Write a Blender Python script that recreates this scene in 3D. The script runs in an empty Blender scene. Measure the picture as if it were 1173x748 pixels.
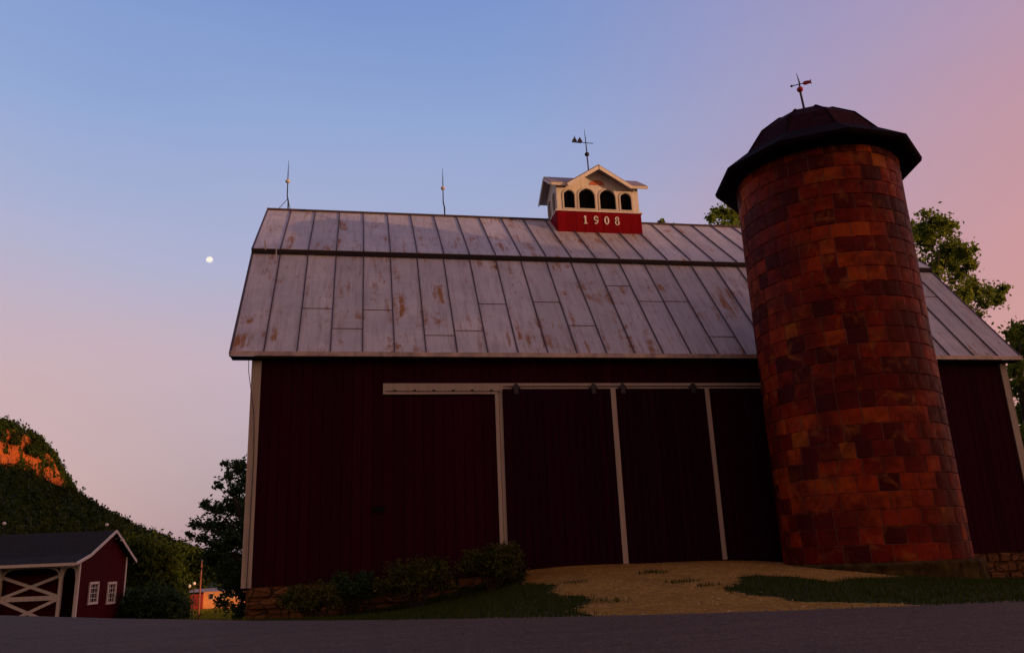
import bpy, bmesh, math, random
import numpy as np
from mathutils import Vector, Matrix, noise as mnoise
random.seed(7); rng = np.random.default_rng(7)
PI = math.pi; rad = math.radians
S = bpy.context.scene; C = S.collection

# ---------------------------------------------------------------- camera
F_PX, PITCH, ROLL, YAW = 919.258, 0.277853, -0.041666, 0.194533
fw = Vector((math.sin(YAW)*math.cos(PITCH), math.cos(YAW)*math.cos(PITCH), math.sin(PITCH)))
r0 = Vector((math.cos(YAW), -math.sin(YAW), 0)); u0 = r0.cross(fw)
rt = math.cos(ROLL)*r0 + math.sin(ROLL)*u0; up = -math.sin(ROLL)*r0 + math.cos(ROLL)*u0
cd = bpy.data.cameras.new('camera'); cam = bpy.data.objects.new('camera', cd); C.objects.link(cam); S.camera = cam
cam.matrix_world = Matrix((rt, up, -fw)).transposed().to_4x4()
cd.sensor_fit = 'HORIZONTAL'; cd.sensor_width = 36; cd.lens = 36*F_PX/1173
cd.clip_start = 0.05; cd.clip_end = 20000

# ---------------------------------------------------------------- world
SUN_AZ, SUN_EL = rad(120), rad(1.5)           # azimuth from +Y towards +X (behind the camera, to the right)
sdir = Vector((math.sin(SUN_AZ)*math.cos(SUN_EL), math.cos(SUN_AZ)*math.cos(SUN_EL), math.sin(SUN_EL)))
W = bpy.data.worlds.new('World'); S.world = W; W.use_nodes = True
nt = W.node_tree; N = nt.nodes; L = nt.links; N.clear()
def wn(t, **k):
    n = N.new(t)
    for a, b in k.items(): setattr(n, a, b)
    return n
def wmath(op, a, b=None, clamp=False):
    n = wn('ShaderNodeMath', operation=op, use_clamp=clamp)
    for i, v in enumerate((a, b)):
        if v is None: continue
        if isinstance(v, (int, float)): n.inputs[i].default_value = v
        else: L.new(v, n.inputs[i])
    return n.outputs[0]
def s2l(c): return tuple(((v/255)/12.92 if v/255 <= .04045 else ((v/255+.055)/1.055)**2.4) for v in c)+(1,)
tc = wn('ShaderNodeTexCoord'); gen = tc.outputs['Generated']
def wdot(v):
    n = wn('ShaderNodeVectorMath', operation='DOT_PRODUCT'); L.new(gen, n.inputs[0]); n.inputs[1].default_value = v
    return n.outputs['Value']
zc = wdot((0, 0, 1)); rc = wdot((math.cos(YAW), -math.sin(YAW), 0)); gc = wdot((math.sin(SUN_AZ), math.cos(SUN_AZ), 0))
nz = wn('ShaderNodeTexNoise'); L.new(gen, nz.inputs['Vector']); nz.inputs['Scale'].default_value = 2.2; nz.inputs['Detail'].default_value = 2
nzo = wmath('MULTIPLY', wmath('SUBTRACT', nz.outputs['Fac'], .5), .06)
mpv = wn('ShaderNodeMapping'); mpv.inputs['Scale'].default_value = (1, 1, 5); L.new(gen, mpv.inputs[0])
nb = wn('ShaderNodeTexNoise'); L.new(mpv.outputs[0], nb.inputs['Vector']); nb.inputs['Scale'].default_value = 1.7; nb.inputs['Detail'].default_value = 5
zz = wmath('ADD', wmath('ADD', zc, nzo), wmath('MULTIPLY', wmath('SUBTRACT', nb.outputs['Fac'], .5), .09))
def ramp(fac, stops):
    r = wn('ShaderNodeValToRGB'); L.new(fac, r.inputs[0]); e = r.color_ramp.elements
    while len(e) < len(stops): e.new(.5)
    for i, (p, c) in enumerate(stops): e[i].position = p; e[i].color = s2l(c)
    return r.outputs[0]
cool = ramp(zz, [(0, (156, 138, 154)), (.10, (168, 150, 166)), (.22, (190, 168, 184)), (.36, (170, 172, 204)), (.5, (143, 164, 210)), (.66, (114, 142, 202)), (.9, (100, 128, 192))])
warm = ramp(zz, [(0, (184, 124, 124)), (.2, (198, 138, 138)), (.40, (190, 140, 152)), (.55, (174, 142, 172)), (.72, (154, 138, 178)), (.9, (126, 132, 182))])
kr = wn('ShaderNodeMapRange', interpolation_type='SMOOTHSTEP'); L.new(wmath('ADD', rc, nzo), kr.inputs[0])
kr.inputs[1].default_value = -.04; kr.inputs[2].default_value = .66
kl = wn('ShaderNodeMapRange', interpolation_type='SMOOTHSTEP'); L.new(rc, kl.inputs[0]); kl.inputs[1].default_value = -.22; kl.inputs[2].default_value = -.62
kz = wn('ShaderNodeMapRange', interpolation_type='SMOOTHSTEP'); L.new(zz, kz.inputs[0]); kz.inputs[1].default_value = .42; kz.inputs[2].default_value = .10
mp_ = wn('ShaderNodeMix', data_type='RGBA'); L.new(wmath('MULTIPLY', wmath('MULTIPLY', kl.outputs[0], kz.outputs[0]), .8), mp_.inputs[0]); L.new(cool, mp_.inputs[6]); mp_.inputs[7].default_value = s2l((204, 164, 166)); cool = mp_.outputs[2]
mx = wn('ShaderNodeMix', data_type='RGBA'); L.new(kr.outputs[0], mx.inputs[0]); L.new(cool, mx.inputs[6]); L.new(warm, mx.inputs[7])
# afterglow low in the sky round the sun's azimuth, behind the camera
gl = wmath('POWER', wmath('MAXIMUM', gc, 0), 1.5)
gv = wmath('POWER', wmath('SUBTRACT', 1, wmath('MAXIMUM', wmath('MINIMUM', wmath('ABSOLUTE', zc), 1), 0)), 3)
gg = wmath('MULTIPLY', gl, gv)
fwd = wdot((math.sin(YAW), math.cos(YAW), 0)); kb = wn('ShaderNodeMapRange', interpolation_type='SMOOTHSTEP'); L.new(fwd, kb.inputs[0]); kb.inputs[1].default_value = .35; kb.inputs[2].default_value = -.35
mb_ = wn('ShaderNodeMix', data_type='RGBA'); L.new(kb.outputs[0], mb_.inputs[0]); L.new(mx.outputs[2], mb_.inputs[6]); mb_.inputs[7].default_value = s2l((142, 104, 103))
b1 = wn('ShaderNodeBackground'); L.new(mb_.outputs[2], b1.inputs[0]); b1.inputs[1].default_value = .97
b2 = wn('ShaderNodeBackground'); b2.inputs[0].default_value = (1, .42, .22, 1); L.new(wmath('MULTIPLY', gg, .9), b2.inputs[1])
sky = wn('ShaderNodeTexSky', sky_type='NISHITA', sun_disc=False, sun_elevation=SUN_EL, sun_rotation=SUN_AZ)
b3 = wn('ShaderNodeBackground'); L.new(sky.outputs[0], b3.inputs[0]); b3.inputs[1].default_value = .05
a1 = wn('ShaderNodeAddShader'); a2 = wn('ShaderNodeAddShader'); wo = wn('ShaderNodeOutputWorld')
L.new(b1.outputs[0], a1.inputs[0]); L.new(b2.outputs[0], a1.inputs[1]); L.new(a1.outputs[0], a2.inputs[0]); L.new(b3.outputs[0], a2.inputs[1]); L.new(a2.outputs[0], wo.inputs[0])

sl = bpy.data.lights.new('sun', 'SUN'); sl.energy = 4.0; sl.angle = rad(.5); sl.color = (1, .5, .24)
so = bpy.data.objects.new('sun', sl); C.objects.link(so); so.rotation_euler = sdir.to_track_quat('Z', 'Y').to_euler()
S.view_settings.view_transform = 'Standard'; S.view_settings.look = 'None'; S.view_settings.gamma = 1; S.view_settings.exposure = 0

# ---------------------------------------------------------------- helpers
def pray(px, py): return fw + rt*((px-586.5)/F_PX) - up*((py-374)/F_PX)
def at(px, py, Y):
    d = pray(px, py); return d*(Y/d.y)
class MB:
    def __init__(s): s.v = []; s.f = []; s.t = []
    def add(s, vs, fs, t=0.0):
        o = len(s.v); s.v += [tuple(v) for v in vs]; s.f += [tuple(i+o for i in f) for f in fs]; s.t += [t]*len(fs); return s
    def box(s, a, b, t=0.0):
        x0, y0, z0 = a; x1, y1, z1 = b
        s.add([(x0,y0,z0),(x1,y0,z0),(x1,y1,z0),(x0,y1,z0),(x0,y0,z1),(x1,y0,z1),(x1,y1,z1),(x0,y1,z1)],
              [(0,3,2,1),(4,5,6,7),(0,1,5,4),(1,2,6,5),(2,3,7,6),(3,0,4,7)], t); return s
    def bar(s, p, q, w, h, upv=(0,0,1), t=0.0):
        p = Vector(p); q = Vector(q); d = (q-p).normalized(); sd = d.cross(Vector(upv)).normalized(); u = sd.cross(d)
        vs = [a + sd*(i*w/2) + u*(j*h/2) for a in (p, q) for (i, j) in ((-1,-1),(1,-1),(1,1),(-1,1))]
        s.add(vs, [(0,1,2,3)[::-1],(4,5,6,7),(0,1,5,4),(1,2,6,5),(2,3,7,6),(3,0,4,7)], t); return s
    def tube(s, pts, rs, n=8, t=0.0):
        pts = [Vector(p) for p in pts]; rings = []
        ref = Vector((0.31, 0.77, 0.1)).normalized()
        for i, p in enumerate(pts):
            d = (pts[min(i+1, len(pts)-1)] - pts[max(i-1, 0)]).normalized()
            a = d.cross(ref)
            if a.length < .05: a = d.cross(Vector((1, 0, 0)))
            a.normalize(); b = d.cross(a); r = rs[i] if hasattr(rs, '__len__') else rs
            rings.append([p + a*(r*math.cos(2*PI*k/n)) + b*(r*math.sin(2*PI*k/n)) for k in range(n)])
        vs = [v for r in rings for v in r]; fs = []
        for i in range(len(pts)-1):
            for k in range(n): fs.append((i*n+k, i*n+(k+1)%n, (i+1)*n+(k+1)%n, (i+1)*n+k))
        fs.append(tuple(range(n))[::-1]); fs.append(tuple((len(pts)-1)*n+k for k in range(n)))
        s.add(vs, fs, t); return s
    def lathe(s, c, prof, n=24, ph=0.0, t=0.0, close=True):
        vs = []; fs = []
        for r, z in prof:
            for k in range(n): a = 2*PI*k/n+ph; vs.append((c[0]+r*math.cos(a), c[1]+r*math.sin(a), c[2]+z))
        for i in range(len(prof)-1):
            for k in range(n): fs.append((i*n+k, i*n+(k+1)%n, (i+1)*n+(k+1)%n, (i+1)*n+k))
        s.add(vs, fs, t); return s
    def ball(s, c, r, n=10, sq=1.0, t=0.0):
        return s.lathe(c, [(max(1e-4, r*math.sin(PI*i/n)), -r*sq*math.cos(PI*i/n)) for i in range(n+1)], n+2, t=t)
    def poly(s, pts, d, t=0.0):
        d = Vector(d); n = len(pts); vs = [Vector(p) for p in pts] + [Vector(p)+d for p in pts]
        s.add(vs, [tuple(range(n))[::-1], tuple(range(n, 2*n))] + [(i, (i+1)%n, (i+1)%n+n, i+n) for i in range(n)], t); return s
    def build(s, name, mat, parent=None, smooth=False):
        me = bpy.data.meshes.new(name); me.from_pydata(s.v, [], s.f)
        if mat: me.materials.append(mat)
        if any(s.t):
            at_ = me.attributes.new('tint', 'FLOAT', 'FACE'); at_.data.foreach_set('value', np.array(s.t, dtype=np.float32))
        bm = bmesh.new(); bm.from_mesh(me); bmesh.ops.recalc_face_normals(bm, faces=bm.faces); bm.to_mesh(me); bm.free()
        if smooth: me.polygons.foreach_set('use_smooth', [True]*len(me.polygons))
        o = bpy.data.objects.new(name, me); C.objects.link(o)
        if parent: o.parent = parent; o.matrix_parent_inverse = parent_inv(parent)
        return o
def parent_inv(p):


    return Matrix.Translation(-wloc(p))
def wloc(p):
    v = Vector(p.location)
    while p.parent: v = v + p.matrix_parent_inverse.translation + p.parent.location; p = p.parent
    return v
def raw(name, V, Fq, mat, parent=None, tint=None, smooth=False):
    """mesh from numpy arrays; Fq is (n,3) or (n,4)"""
    me = bpy.data.meshes.new(name); V = np.asarray(V, np.float32); Fq = np.asarray(Fq, np.int32)
    me.vertices.add(len(V)); me.vertices.foreach_set('co', V.ravel())
    k = Fq.shape[1]; me.loops.add(Fq.size); me.loops.foreach_set('vertex_index', Fq.ravel())
    me.polygons.add(len(Fq)); me.polygons.foreach_set('loop_start', np.arange(0, Fq.size, k, dtype=np.int32))
    me.polygons.foreach_set('loop_total', np.full(len(Fq), k, np.int32))
    if tint is not None:
        a = me.attributes.new('tint', 'FLOAT', 'FACE'); a.data.foreach_set('value', np.asarray(tint, np.float32))
    me.update(calc_edges=True); me.validate()
    if mat: me.materials.append(mat)
    if smooth: me.polygons.foreach_set('use_smooth', [True]*len(me.polygons))
    o = bpy.data.objects.new(name, me); C.objects.link(o)
    if parent: o.parent = parent; o.matrix_parent_inverse = parent_inv(parent)
    return o
def tag(o, label=None, cat=None, group=None, kind=None):
    if label: o['label'] = label
    if cat: o['category'] = cat
    if group: o['group'] = group
    if kind: o['kind'] = kind
    return o
def thing(name, loc, label, cat, group=None):
    o = bpy.data.objects.new(name, None); o.location = loc; o.empty_display_size = .2; C.objects.link(o)
    return tag(o, label, cat, group)

# ---------------------------------------------------------------- materials
class Mat:
    def __init__(s, name):
        s.m = bpy.data.materials.new(name); s.m.use_nodes = True; s.nt = s.m.node_tree; s.b = s.nt.nodes['Principled BSDF']
        s.tc = s.nt.nodes.new('ShaderNodeTexCoord').outputs['Object']
        g = s.nt.nodes.new('ShaderNodeNewGeometry'); s.pos = g.outputs['Position']
    def link(s, a, b): s.nt.links.new(a, b)
    def mapv(s, scale, src=None):
        n = s.nt.nodes.new('ShaderNodeMapping'); n.inputs['Scale'].default_value = scale; s.link(src or s.pos, n.inputs[0]); return n.outputs[0]
    def noise(s, scale, detail=4, rough=.6, vec=None, dist=0):
        n = s.nt.nodes.new('ShaderNodeTexNoise'); n.inputs['Scale'].default_value = scale; n.inputs['Detail'].default_value = detail
        n.inputs['Roughness'].default_value = rough; n.inputs['Distortion'].default_value = dist; s.link(vec or s.pos, n.inputs['Vector']); return n.outputs['Fac']
    def voro(s, scale, vec=None, out='Color', feature='F1'):
        n = s.nt.nodes.new('ShaderNodeTexVoronoi'); n.feature = feature; n.inputs['Scale'].default_value = scale; s.link(vec or s.pos, n.inputs['Vector']); return n.outputs[out]
    def ramp(s, fac, stops, const=False):
        n = s.nt.nodes.new('ShaderNodeValToRGB'); s.link(fac, n.inputs[0]); e = n.color_ramp.elements
        if const: n.color_ramp.interpolation = 'CONSTANT'
        while len(e) < len(stops): e.new(.5)
        for i, (p, c) in enumerate(stops): e[i].position = p; e[i].color = (c if hasattr(c, '__len__') else (c, c, c)) + ((1,) if not hasattr(c, '__len__') or len(c) == 3 else ())
        return n.outputs[0]
    def mix(s, fac, a, b, mode='MIX'):
        n = s.nt.nodes.new('ShaderNodeMix'); n.data_type = 'RGBA'; n.blend_type = mode
        for i, v in ((0, fac), (6, a), (7, b)):
            if isinstance(v, (int, float)): n.inputs[i].default_value = v if i == 0 else (v, v, v, 1)
            elif isinstance(v, tuple): n.inputs[i].default_value = v + (1,)
            else: s.link(v, n.inputs[i])
        return n.outputs[2]
    def math(s, op, a, b=0.0, clamp=False):
        n = s.nt.nodes.new('ShaderNodeMath'); n.operation = op; n.use_clamp = clamp
        for i, v in enumerate((a, b)):
            if isinstance(v, (int, float)): n.inputs[i].default_value = v
            else: s.link(v, n.inputs[i])
        return n.outputs[0]
    def tint(s):
        n = s.nt.nodes.new('ShaderNodeAttribute'); n.attribute_name = 'tint'; return n.outputs['Fac']
    def out(s, col, rough=.7, metal=0, bump=None, bs=.3, bd=.01, spec=.5):
        for nme, v in (('Base Color', col), ('Roughness', rough), ('Metallic', metal), ('Specular IOR Level', spec)):
            if isinstance(v, tuple): s.b.inputs[nme].default_value = v + (1,)
            elif isinstance(v, (int, float)): s.b.inputs[nme].default_value = v
            else: s.link(v, s.b.inputs[nme])
        if bump is not None:
            n = s.nt.nodes.new('ShaderNodeBump'); n.inputs['Strength'].default_value = bs; n.inputs['Distance'].default_value = bd
            s.link(bump, n.inputs['Height']); s.link(n.outputs[0], s.b.inputs['Normal'])
        return s.m
def simple(name, col, rough=.6, metal=0, var=.25, scale=6, spec=.5):
    m = Mat(name); n = m.noise(scale, 5)
    lo = tuple(c*(1-var) for c in col); hi = tuple(min(1, c*(1+var)) for c in col)
    return m.out(m.ramp(n, [(.3, lo), (.7, hi)]), rough, metal, bump=n, bs=.2, bd=.005, spec=spec)

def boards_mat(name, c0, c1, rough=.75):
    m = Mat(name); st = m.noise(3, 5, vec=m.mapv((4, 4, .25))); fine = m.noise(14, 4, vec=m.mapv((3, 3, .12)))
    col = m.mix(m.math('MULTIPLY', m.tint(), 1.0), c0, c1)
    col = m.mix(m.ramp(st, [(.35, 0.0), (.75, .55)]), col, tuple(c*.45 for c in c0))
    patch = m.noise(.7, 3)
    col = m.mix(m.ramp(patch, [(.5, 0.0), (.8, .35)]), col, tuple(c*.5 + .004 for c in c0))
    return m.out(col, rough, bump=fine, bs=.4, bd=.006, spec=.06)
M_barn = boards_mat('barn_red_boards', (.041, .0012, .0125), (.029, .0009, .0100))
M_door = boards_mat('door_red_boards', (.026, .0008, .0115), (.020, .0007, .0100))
M_shed = boards_mat('shed_red_boards', (.085, .0025, .006), (.065, .002, .005))
M_cupred = boards_mat('cupola_red_boards', (.29, .005, .013), (.25, .004, .011))
def white_mat(name, c):
    m = Mat(name); n = m.noise(5, 6); g = m.noise(2.5, 5, vec=m.mapv((6, 6, .5)))
    col = m.mix(m.ramp(g, [(.45, 0.0), (.75, .6)]), c, tuple(v*.6 for v in c))
    return m.out(col, .6, bump=n, bs=.2, bd=.003, spec=.3)
M_white = white_mat('weathered_white_paint', (.50, .42, .34))
M_cream = white_mat('cream_paint', (.84, .78, .68))
M_trimw = white_mat('white_trim_paint', (.74, .66, .56))
M_num = simple('numeral_white_paint', (.85, .8, .72), .5, var=.05)
M_black = simple('dark_louvre_paint', (.006, .006, .009), .8, spec=.1)
M_iron = simple('dark_iron', (.03, .03, .035), .45, .6)
M_vred = simple('vane_red_glass', (.35, .01, .02), .3)
M_glassball = simple('milk_glass', (.6, .58, .5), .25, var=.1)
M_orange = simple('orange_lunette_paint', (.62, .17, .06), .6)
def roof_metal(name, base, rustamt):
    m = Mat(name)
    b = m.noise(1.3, 5); fine = m.noise(22, 4)
    pan = m.tint()
    col = m.ramp(b, [(.3, tuple(c*.80 for c in base)), (.7, tuple(c*1.12 for c in base))])
    col = m.mix(m.math('MULTIPLY', pan, .45), col, tuple(c*.62 for c in base))
    # dirt streaks run down the slope
    sv = m.mapv((5.5, .5, .35)); streak = m.noise(2.2, 6, .65, vec=sv)
    col = m.mix(m.ramp(streak, [(.48, 0.0), (.72, .5)]), col, (.24, .18, .16))
    blot = m.noise(.95, 5, .7, dist=.6); sv2 = m.mapv((3.2, .42, .34)); rb = m.noise(1.5, 7, .72, vec=sv2)
    rust = m.math('MULTIPLY', m.ramp(blot, [(.50, 0.0), (.60, 1.0)]), m.ramp(rb, [(.50, 0.0), (.60, 1.0)]))
    spot = m.ramp(m.noise(6, 6, .75, vec=m.mapv((1.9, .35, .3))), [(.61, 0.0), (.67, 1.0)])
    rust = m.math('MAXIMUM', rust, m.math('MULTIPLY', spot, .85)); rust = m.math('MULTIPLY', rust, rustamt, clamp=True)
    rc_ = m.ramp(fine, [(.3, (.27, .105, .014)), (.7, (.42, .19, .035))])
    col = m.mix(rust, col, rc_)
    metal = m.math('MULTIPLY', m.math('SUBTRACT', 1.0, rust), .15)
    return m.out(col, m.ramp(b, [(.3, .55), (.7, .7)]), metal, bump=m.math('ADD', fine, m.math('MULTIPLY', b, 3.0)), bs=.25, bd=.01)
M_roof = roof_metal('galvanised_roof_metal', (.63, .60, .60), 1.15)
M_roof2 = roof_metal('cupola_roof_metal', (.30, .25, .24), .9)
M_seam = simple('roof_seam_metal', (.085, .062, .075), .7, .1)  # dark tone carries rib shadow as well as dirt along the seams
M_eave = simple('eave_edge_metal', (.50, .40, .36), .5, .3, var=.4, scale=4)
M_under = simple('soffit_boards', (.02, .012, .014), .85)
def shingle_mat(name, c):
    m = Mat(name); br = m.nt.nodes.new('ShaderNodeTexBrick'); m.link(m.mapv((1, 1, 1)), br.inputs[0])
    n = m.noise(7, 5); v = m.voro(4)
    col = m.ramp(n, [(.3, tuple(x*.6 for x in c)), (.7, tuple(x*1.35 for x in c))]); m.nt.nodes.remove(br)
    return m.out(col, .9, bump=n, bs=.5, bd=.01, spec=.04)
M_shingle = shingle_mat('dark_cap_shingles', (.028, .008, .014))
M_brim = shingle_mat('dark_brim_boards', (.011, .004, .007))
M_shedroof = shingle_mat('charcoal_shingles', (.030, .028, .025))
def tile_mat():
    m = Mat('glazed_silo_tile'); t = m.tint()
    col = m.ramp(t, [(0, (.070, .004, .003)), (.13, (.10, .005, .003)), (.26, (.17, .008, .002)), (.38, (.25, .017, .002)),
                     (.54, (.35, .034, .003)), (.72, (.45, .064, .005)), (.90, (.46, .11, .010)), (.975, (.38, .14, .022))], True)
    n = m.noise(3.4, 5, .7, dist=1.0); fine = m.noise(30, 4)
    col = m.mix(m.ramp(n, [(.40, 0.0), (.66, .85)]), col, m.mix(.6, col, (.035, .002, .004)))
    n2 = m.noise(3.1, 4, .6, dist=.8)
    col = m.mix(m.ramp(n2, [(.54, 0.0), (.70, .75)]), col, (.34, .095, .014))
    dark = m.noise(.9, 4, .7); col = m.mix(m.ramp(dark, [(.44, 0.0), (.62, .75)]), col, (.06, .004, .004))
    jt = m.noise(12, 5, .8); col = m.mix(m.ramp(jt, [(.56, 0.0), (.72, .55)]), col, (.09, .012, .005))
    return m.out(col, m.ramp(n, [(.3, .45), (.7, .7)]), 0, bump=m.math('ADD', n, m.math('MULTIPLY', fine, .2)), bs=.4, bd=.02, spec=.10)
M_tile = tile_mat()
M_mortar = simple('silo_mortar', (.26, .12, .085), .9, var=.6, scale=1.5)
def stone_mat(name, c0, c1, scale, zs=2.0):
    m = Mat(name); v = m.mapv((1, 1, zs)); wv = m.noise(3, 2, vec=v)
    nn = m.nt.nodes.new('ShaderNodeVectorMath'); nn.operation = 'ADD'; m.link(v, nn.inputs[0])
    cc = m.voro(scale, vec=v); ed = m.voro(scale, vec=v, out='Distance', feature='DISTANCE_TO_EDGE')
    sep = m.nt.nodes.new('ShaderNodeSeparateColor'); m.link(cc, sep.inputs[0])
    n = m.noise(12, 6)
    col = m.mix(sep.outputs[0], c0, c1); col = m.mix(m.ramp(n, [(.3, 0.0), (.8, .6)]), col, tuple(x*.5 for x in c0))
    joint = m.ramp(ed, [(0.0, 1.0), (.06, 0.0)]); col = m.mix(joint, col, (.05, .035, .025))
    return m.out(col, .9, bump=m.math('SUBTRACT', n, m.math('MULTIPLY', joint, 2.0)), bs=.7, bd=.03, spec=.2)
M_stone = stone_mat('rubble_sandstone', (.15, .060, .018), (.26, .12, .045), 3.0, 2.2)
M_conc = simple('mossy_concrete', (.055, .038, .012), .95, var=.7, scale=5, spec=.05)
def ground_mat():
    m = Mat('turf_ground'); n = m.noise(.6, 5); f = m.noise(25, 4)
    col = m.ramp(n, [(.3, (.018, .028, .005)), (.7, (.036, .050, .008))]); col = m.mix(m.math('MULTIPLY', f, .5), col, (.05, .045, .02))
    return m.out(col, .95, bump=f, bs=.8, bd=.03, spec=.1)
M_ground = ground_mat()
def gravel_mat():
    m = Mat('tan_gravel'); n = m.noise(1.2, 5, .6); f = m.noise(45, 5, .8); v = m.voro(38)
    sep = m.nt.nodes.new('ShaderNodeSeparateColor'); m.link(v, sep.inputs[0])
    col = m.ramp(n, [(.32, (.47, .255, .045)), (.7, (.62, .36, .070))])
    col = m.mix(m.ramp(sep.outputs[0], [(.2, 0.0), (1, .6)]), col, (.22, .12, .045)); col = m.mix(m.ramp(f, [(.55, 0.0), (.75, .5)]), col, (.7, .45, .2))
    m1 = m.noise(9, 6, .8); col = m.mix(m.ramp(m1, [(.44, 0.0), (.60, .75)]), col, (.24, .125, .028))
    rut = m.ramp(m.noise(1.6, 4, .6, vec=m.mapv((1.6, .35, 1))), [(.5, 0.0), (.68, .5)]); col = m.mix(rut, col, (.26, .14, .045))
    g = m.ramp(m.noise(2.2, 5, .7), [(.62, 0.0), (.74, .6)]); col = m.mix(g, col, (.10, .09, .03))
    return m.out(col, .95, bump=m.math('ADD', sep.outputs[1], f), bs=1, bd=.03, spec=.05)
M_gravel = gravel_mat()
def asphalt_mat():
    m = Mat('worn_asphalt'); n = m.noise(.5, 4, .6); f = m.noise(70, 5, .85); v = m.voro(90)
    sep = m.nt.nodes.new('ShaderNodeSeparateColor'); m.link(v, sep.inputs[0])
    g2 = m.noise(16, 6, .85); col = m.ramp(n, [(.3, (.090, .055, .027)), (.7, (.135, .082, .039))]); col = m.mix(m.ramp(g2, [(.42, 0.0), (.6, .8)]), col, (.035, .020, .018))
    cr1 = m.ramp(m.voro(.55, vec=m.mapv((1, 1, 1)), out='Distance', feature='DISTANCE_TO_EDGE'), [(0, 1.0), (.012, 0.0)]); col = m.mix(m.math('MULTIPLY', cr1, m.ramp(m.noise(.8), [(.5, 0.0), (.6, .8)])), col, (.012, .009, .009))
    col = m.mix(m.ramp(sep.outputs[0], [(.55, 0.0), (1, .75)]), col, (.22, .14, .11)); col = m.mix(m.ramp(f, [(.3, .7), (.5, 0.0)]), col, (.02, .015, .018))
    ln = m.ramp(m.noise(1.4, 5, .7, vec=m.mapv((.15, 1.6, 1))), [(.45, 0.0), (.7, .35)]); col = m.mix(ln, col, (.035, .025, .03))
    return m.out(col, .85, bump=m.math('ADD', sep.outputs[1], f), bs=.8, bd=.012, spec=.3)
M_road = asphalt_mat()
def leaf_mat(name, c0, c1, c2=None, trans=.25):
    m = Mat(name); col = m.ramp(m.tint(), [(0, c0), (.55, c1), (1, c2 or c1)])
    m.b.inputs['Roughness'].default_value = .6; m.b.inputs['Specular IOR Level'].default_value = .05
    m.link(col, m.b.inputs['Base Color'])
    tr = m.nt.nodes.new('ShaderNodeBsdfTranslucent'); m.link(col, tr.inputs[0]); ms = m.nt.nodes.new('ShaderNodeMixShader'); ms.inputs[0].default_value = trans
    m.link(m.b.outputs[0], ms.inputs[1]); m.link(tr.outputs[0], ms.inputs[2]); m.link(ms.outputs[0], m.nt.nodes['Material Output'].inputs[0]); return m.m
M_leafR = leaf_mat('cottonwood_leaves', (.075, .12, .016), (.17, .23, .025), (.27, .31, .05), .5)
M_leafD = leaf_mat('dark_leaves', (.022, .048, .018), (.045, .085, .028), (.075, .115, .036))
M_leafM = leaf_mat('mid_green_leaves', (.026, .046, .005), (.056, .084, .008), (.09, .11, .010))
M_leafF = leaf_mat('forest_leaves', (.014, .028, .005), (.034, .056, .007), (.075, .085, .009))
M_leafB = leaf_mat('shrub_leaves', (.026, .036, .008), (.075, .085, .014), (.14, .14, .03))
M_grass = leaf_mat('grass_blades', (.020, .036, .004), (.040, .064, .006), (.080, .090, .012))
M_fieldg = leaf_mat('field_grass_blades', (.17, .19, .02), (.22, .22, .025), (.26, .23, .03))
M_bark = simple('bark', (.04, .028, .02), .95, var=.4, scale=8)
M_rock = None
def cliff_mat():
    m = Mat('sandstone_cliff'); n = m.noise(.10, 6, .7, vec=m.mapv((1, 1, 2.2))); f = m.noise(.5, 5, .7, vec=m.mapv((1, 1, .7)))
    col = m.ramp(n, [(.3, (.22, .045, .012)), (.5, (.40, .095, .022)), (.72, (.52, .16, .04))]); col = m.mix(m.ramp(f, [(.5, 0.0), (.62, .8)]), col, (.05, .035, .02))
    return m.out(col, .95, bump=f, bs=1, bd=1.0, spec=.1)
M_cliff = cliff_mat()

# ---------------------------------------------------------------- terrain
FAR = [(-120, 42), (-60, 36), (-25, 27), (-11, 20.2), (-5.8, 15.43), (-3.2, 12.4), (-1.08, 10.26), (.3, 9.2), (1.63, 8.45), (3.05, 7.8), (4.6, 7.3), (6.17, 6.96), (8, 6.6), (12, 5.9), (30, 4.0), (100, -1)]
NEAR = [(-120, 32), (-60, 26), (-25, 16), (-11, 9), (-6, 4.6), (-3.6, 2.2), (-1.5, .3), (.3, -.9), (2, -1.6), (4, -2.2), (6, -2.6), (8, -2.9), (11, -3.2), (16, -3.6), (30, -4.6), (100, -9)]
RZ = -.6
def far_y(x): return np.interp(x, [p[0] for p in FAR], [p[1] for p in FAR])
def near_y(x): return np.interp(x, [p[0] for p in NEAR], [p[1] for p in NEAR])
CP = [(x, y-.3, RZ-.03) for x, y in FAR if -30 < x < 35] + [(x, (y+far_y(x))/2, RZ-.03) for x, y in NEAR if -30 < x < 35] + [
 (-3, 17, -1.22), (-3, 14.5, -1.0), (-1, 12.4, -.78), (-6, 20, -1.5), (-8, 30, -2.4), (-9, 48, -3.6), (-16, 45, -2.6), (-16, 58, -2.75), (-30, 50, -2.7), (-12, 70, -4.7), (-20, 92, -5.3),
 (-20, 128, -5.4), (-45, 90, -5.2), (10, 90, -4.4), (10, 45, -2.2), (30, 45, -2), (40, 90, -4), (-2.2, 16.8, -1.12), (-1, 16.2, -1.02), (1, 16.2, -.88), (1, 12.5, -.74), (2.6, 16.2, -.62),
 (3.2, 17.0, -.36), (8.6, 17.1, -.33), (6, 17.1, -.28), (6, 13, -.42), (3.2, 14, -.48), (4, 10.5, -.53), (9, 16.0, -.42), (8.5, 13.3, -.52), (10.1, 12.9, -.74), (12.3, 15, -.88), (15.3, 17.1, -1.0), (20, 17, -1.15),
 (12, 10, -.74), (18, 11, -.85), (7, 9.2, -.58), (0, 21, -1.0), (10, 27, -.9), (18, 27, -1.3), (-3, 26, -1.5), (30, 20, -1.4)]
cpx = np.array(CP)
def tps(r2): return np.where(r2 > 0, .5*r2*np.log(np.maximum(r2, 1e-12)), 0)
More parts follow.
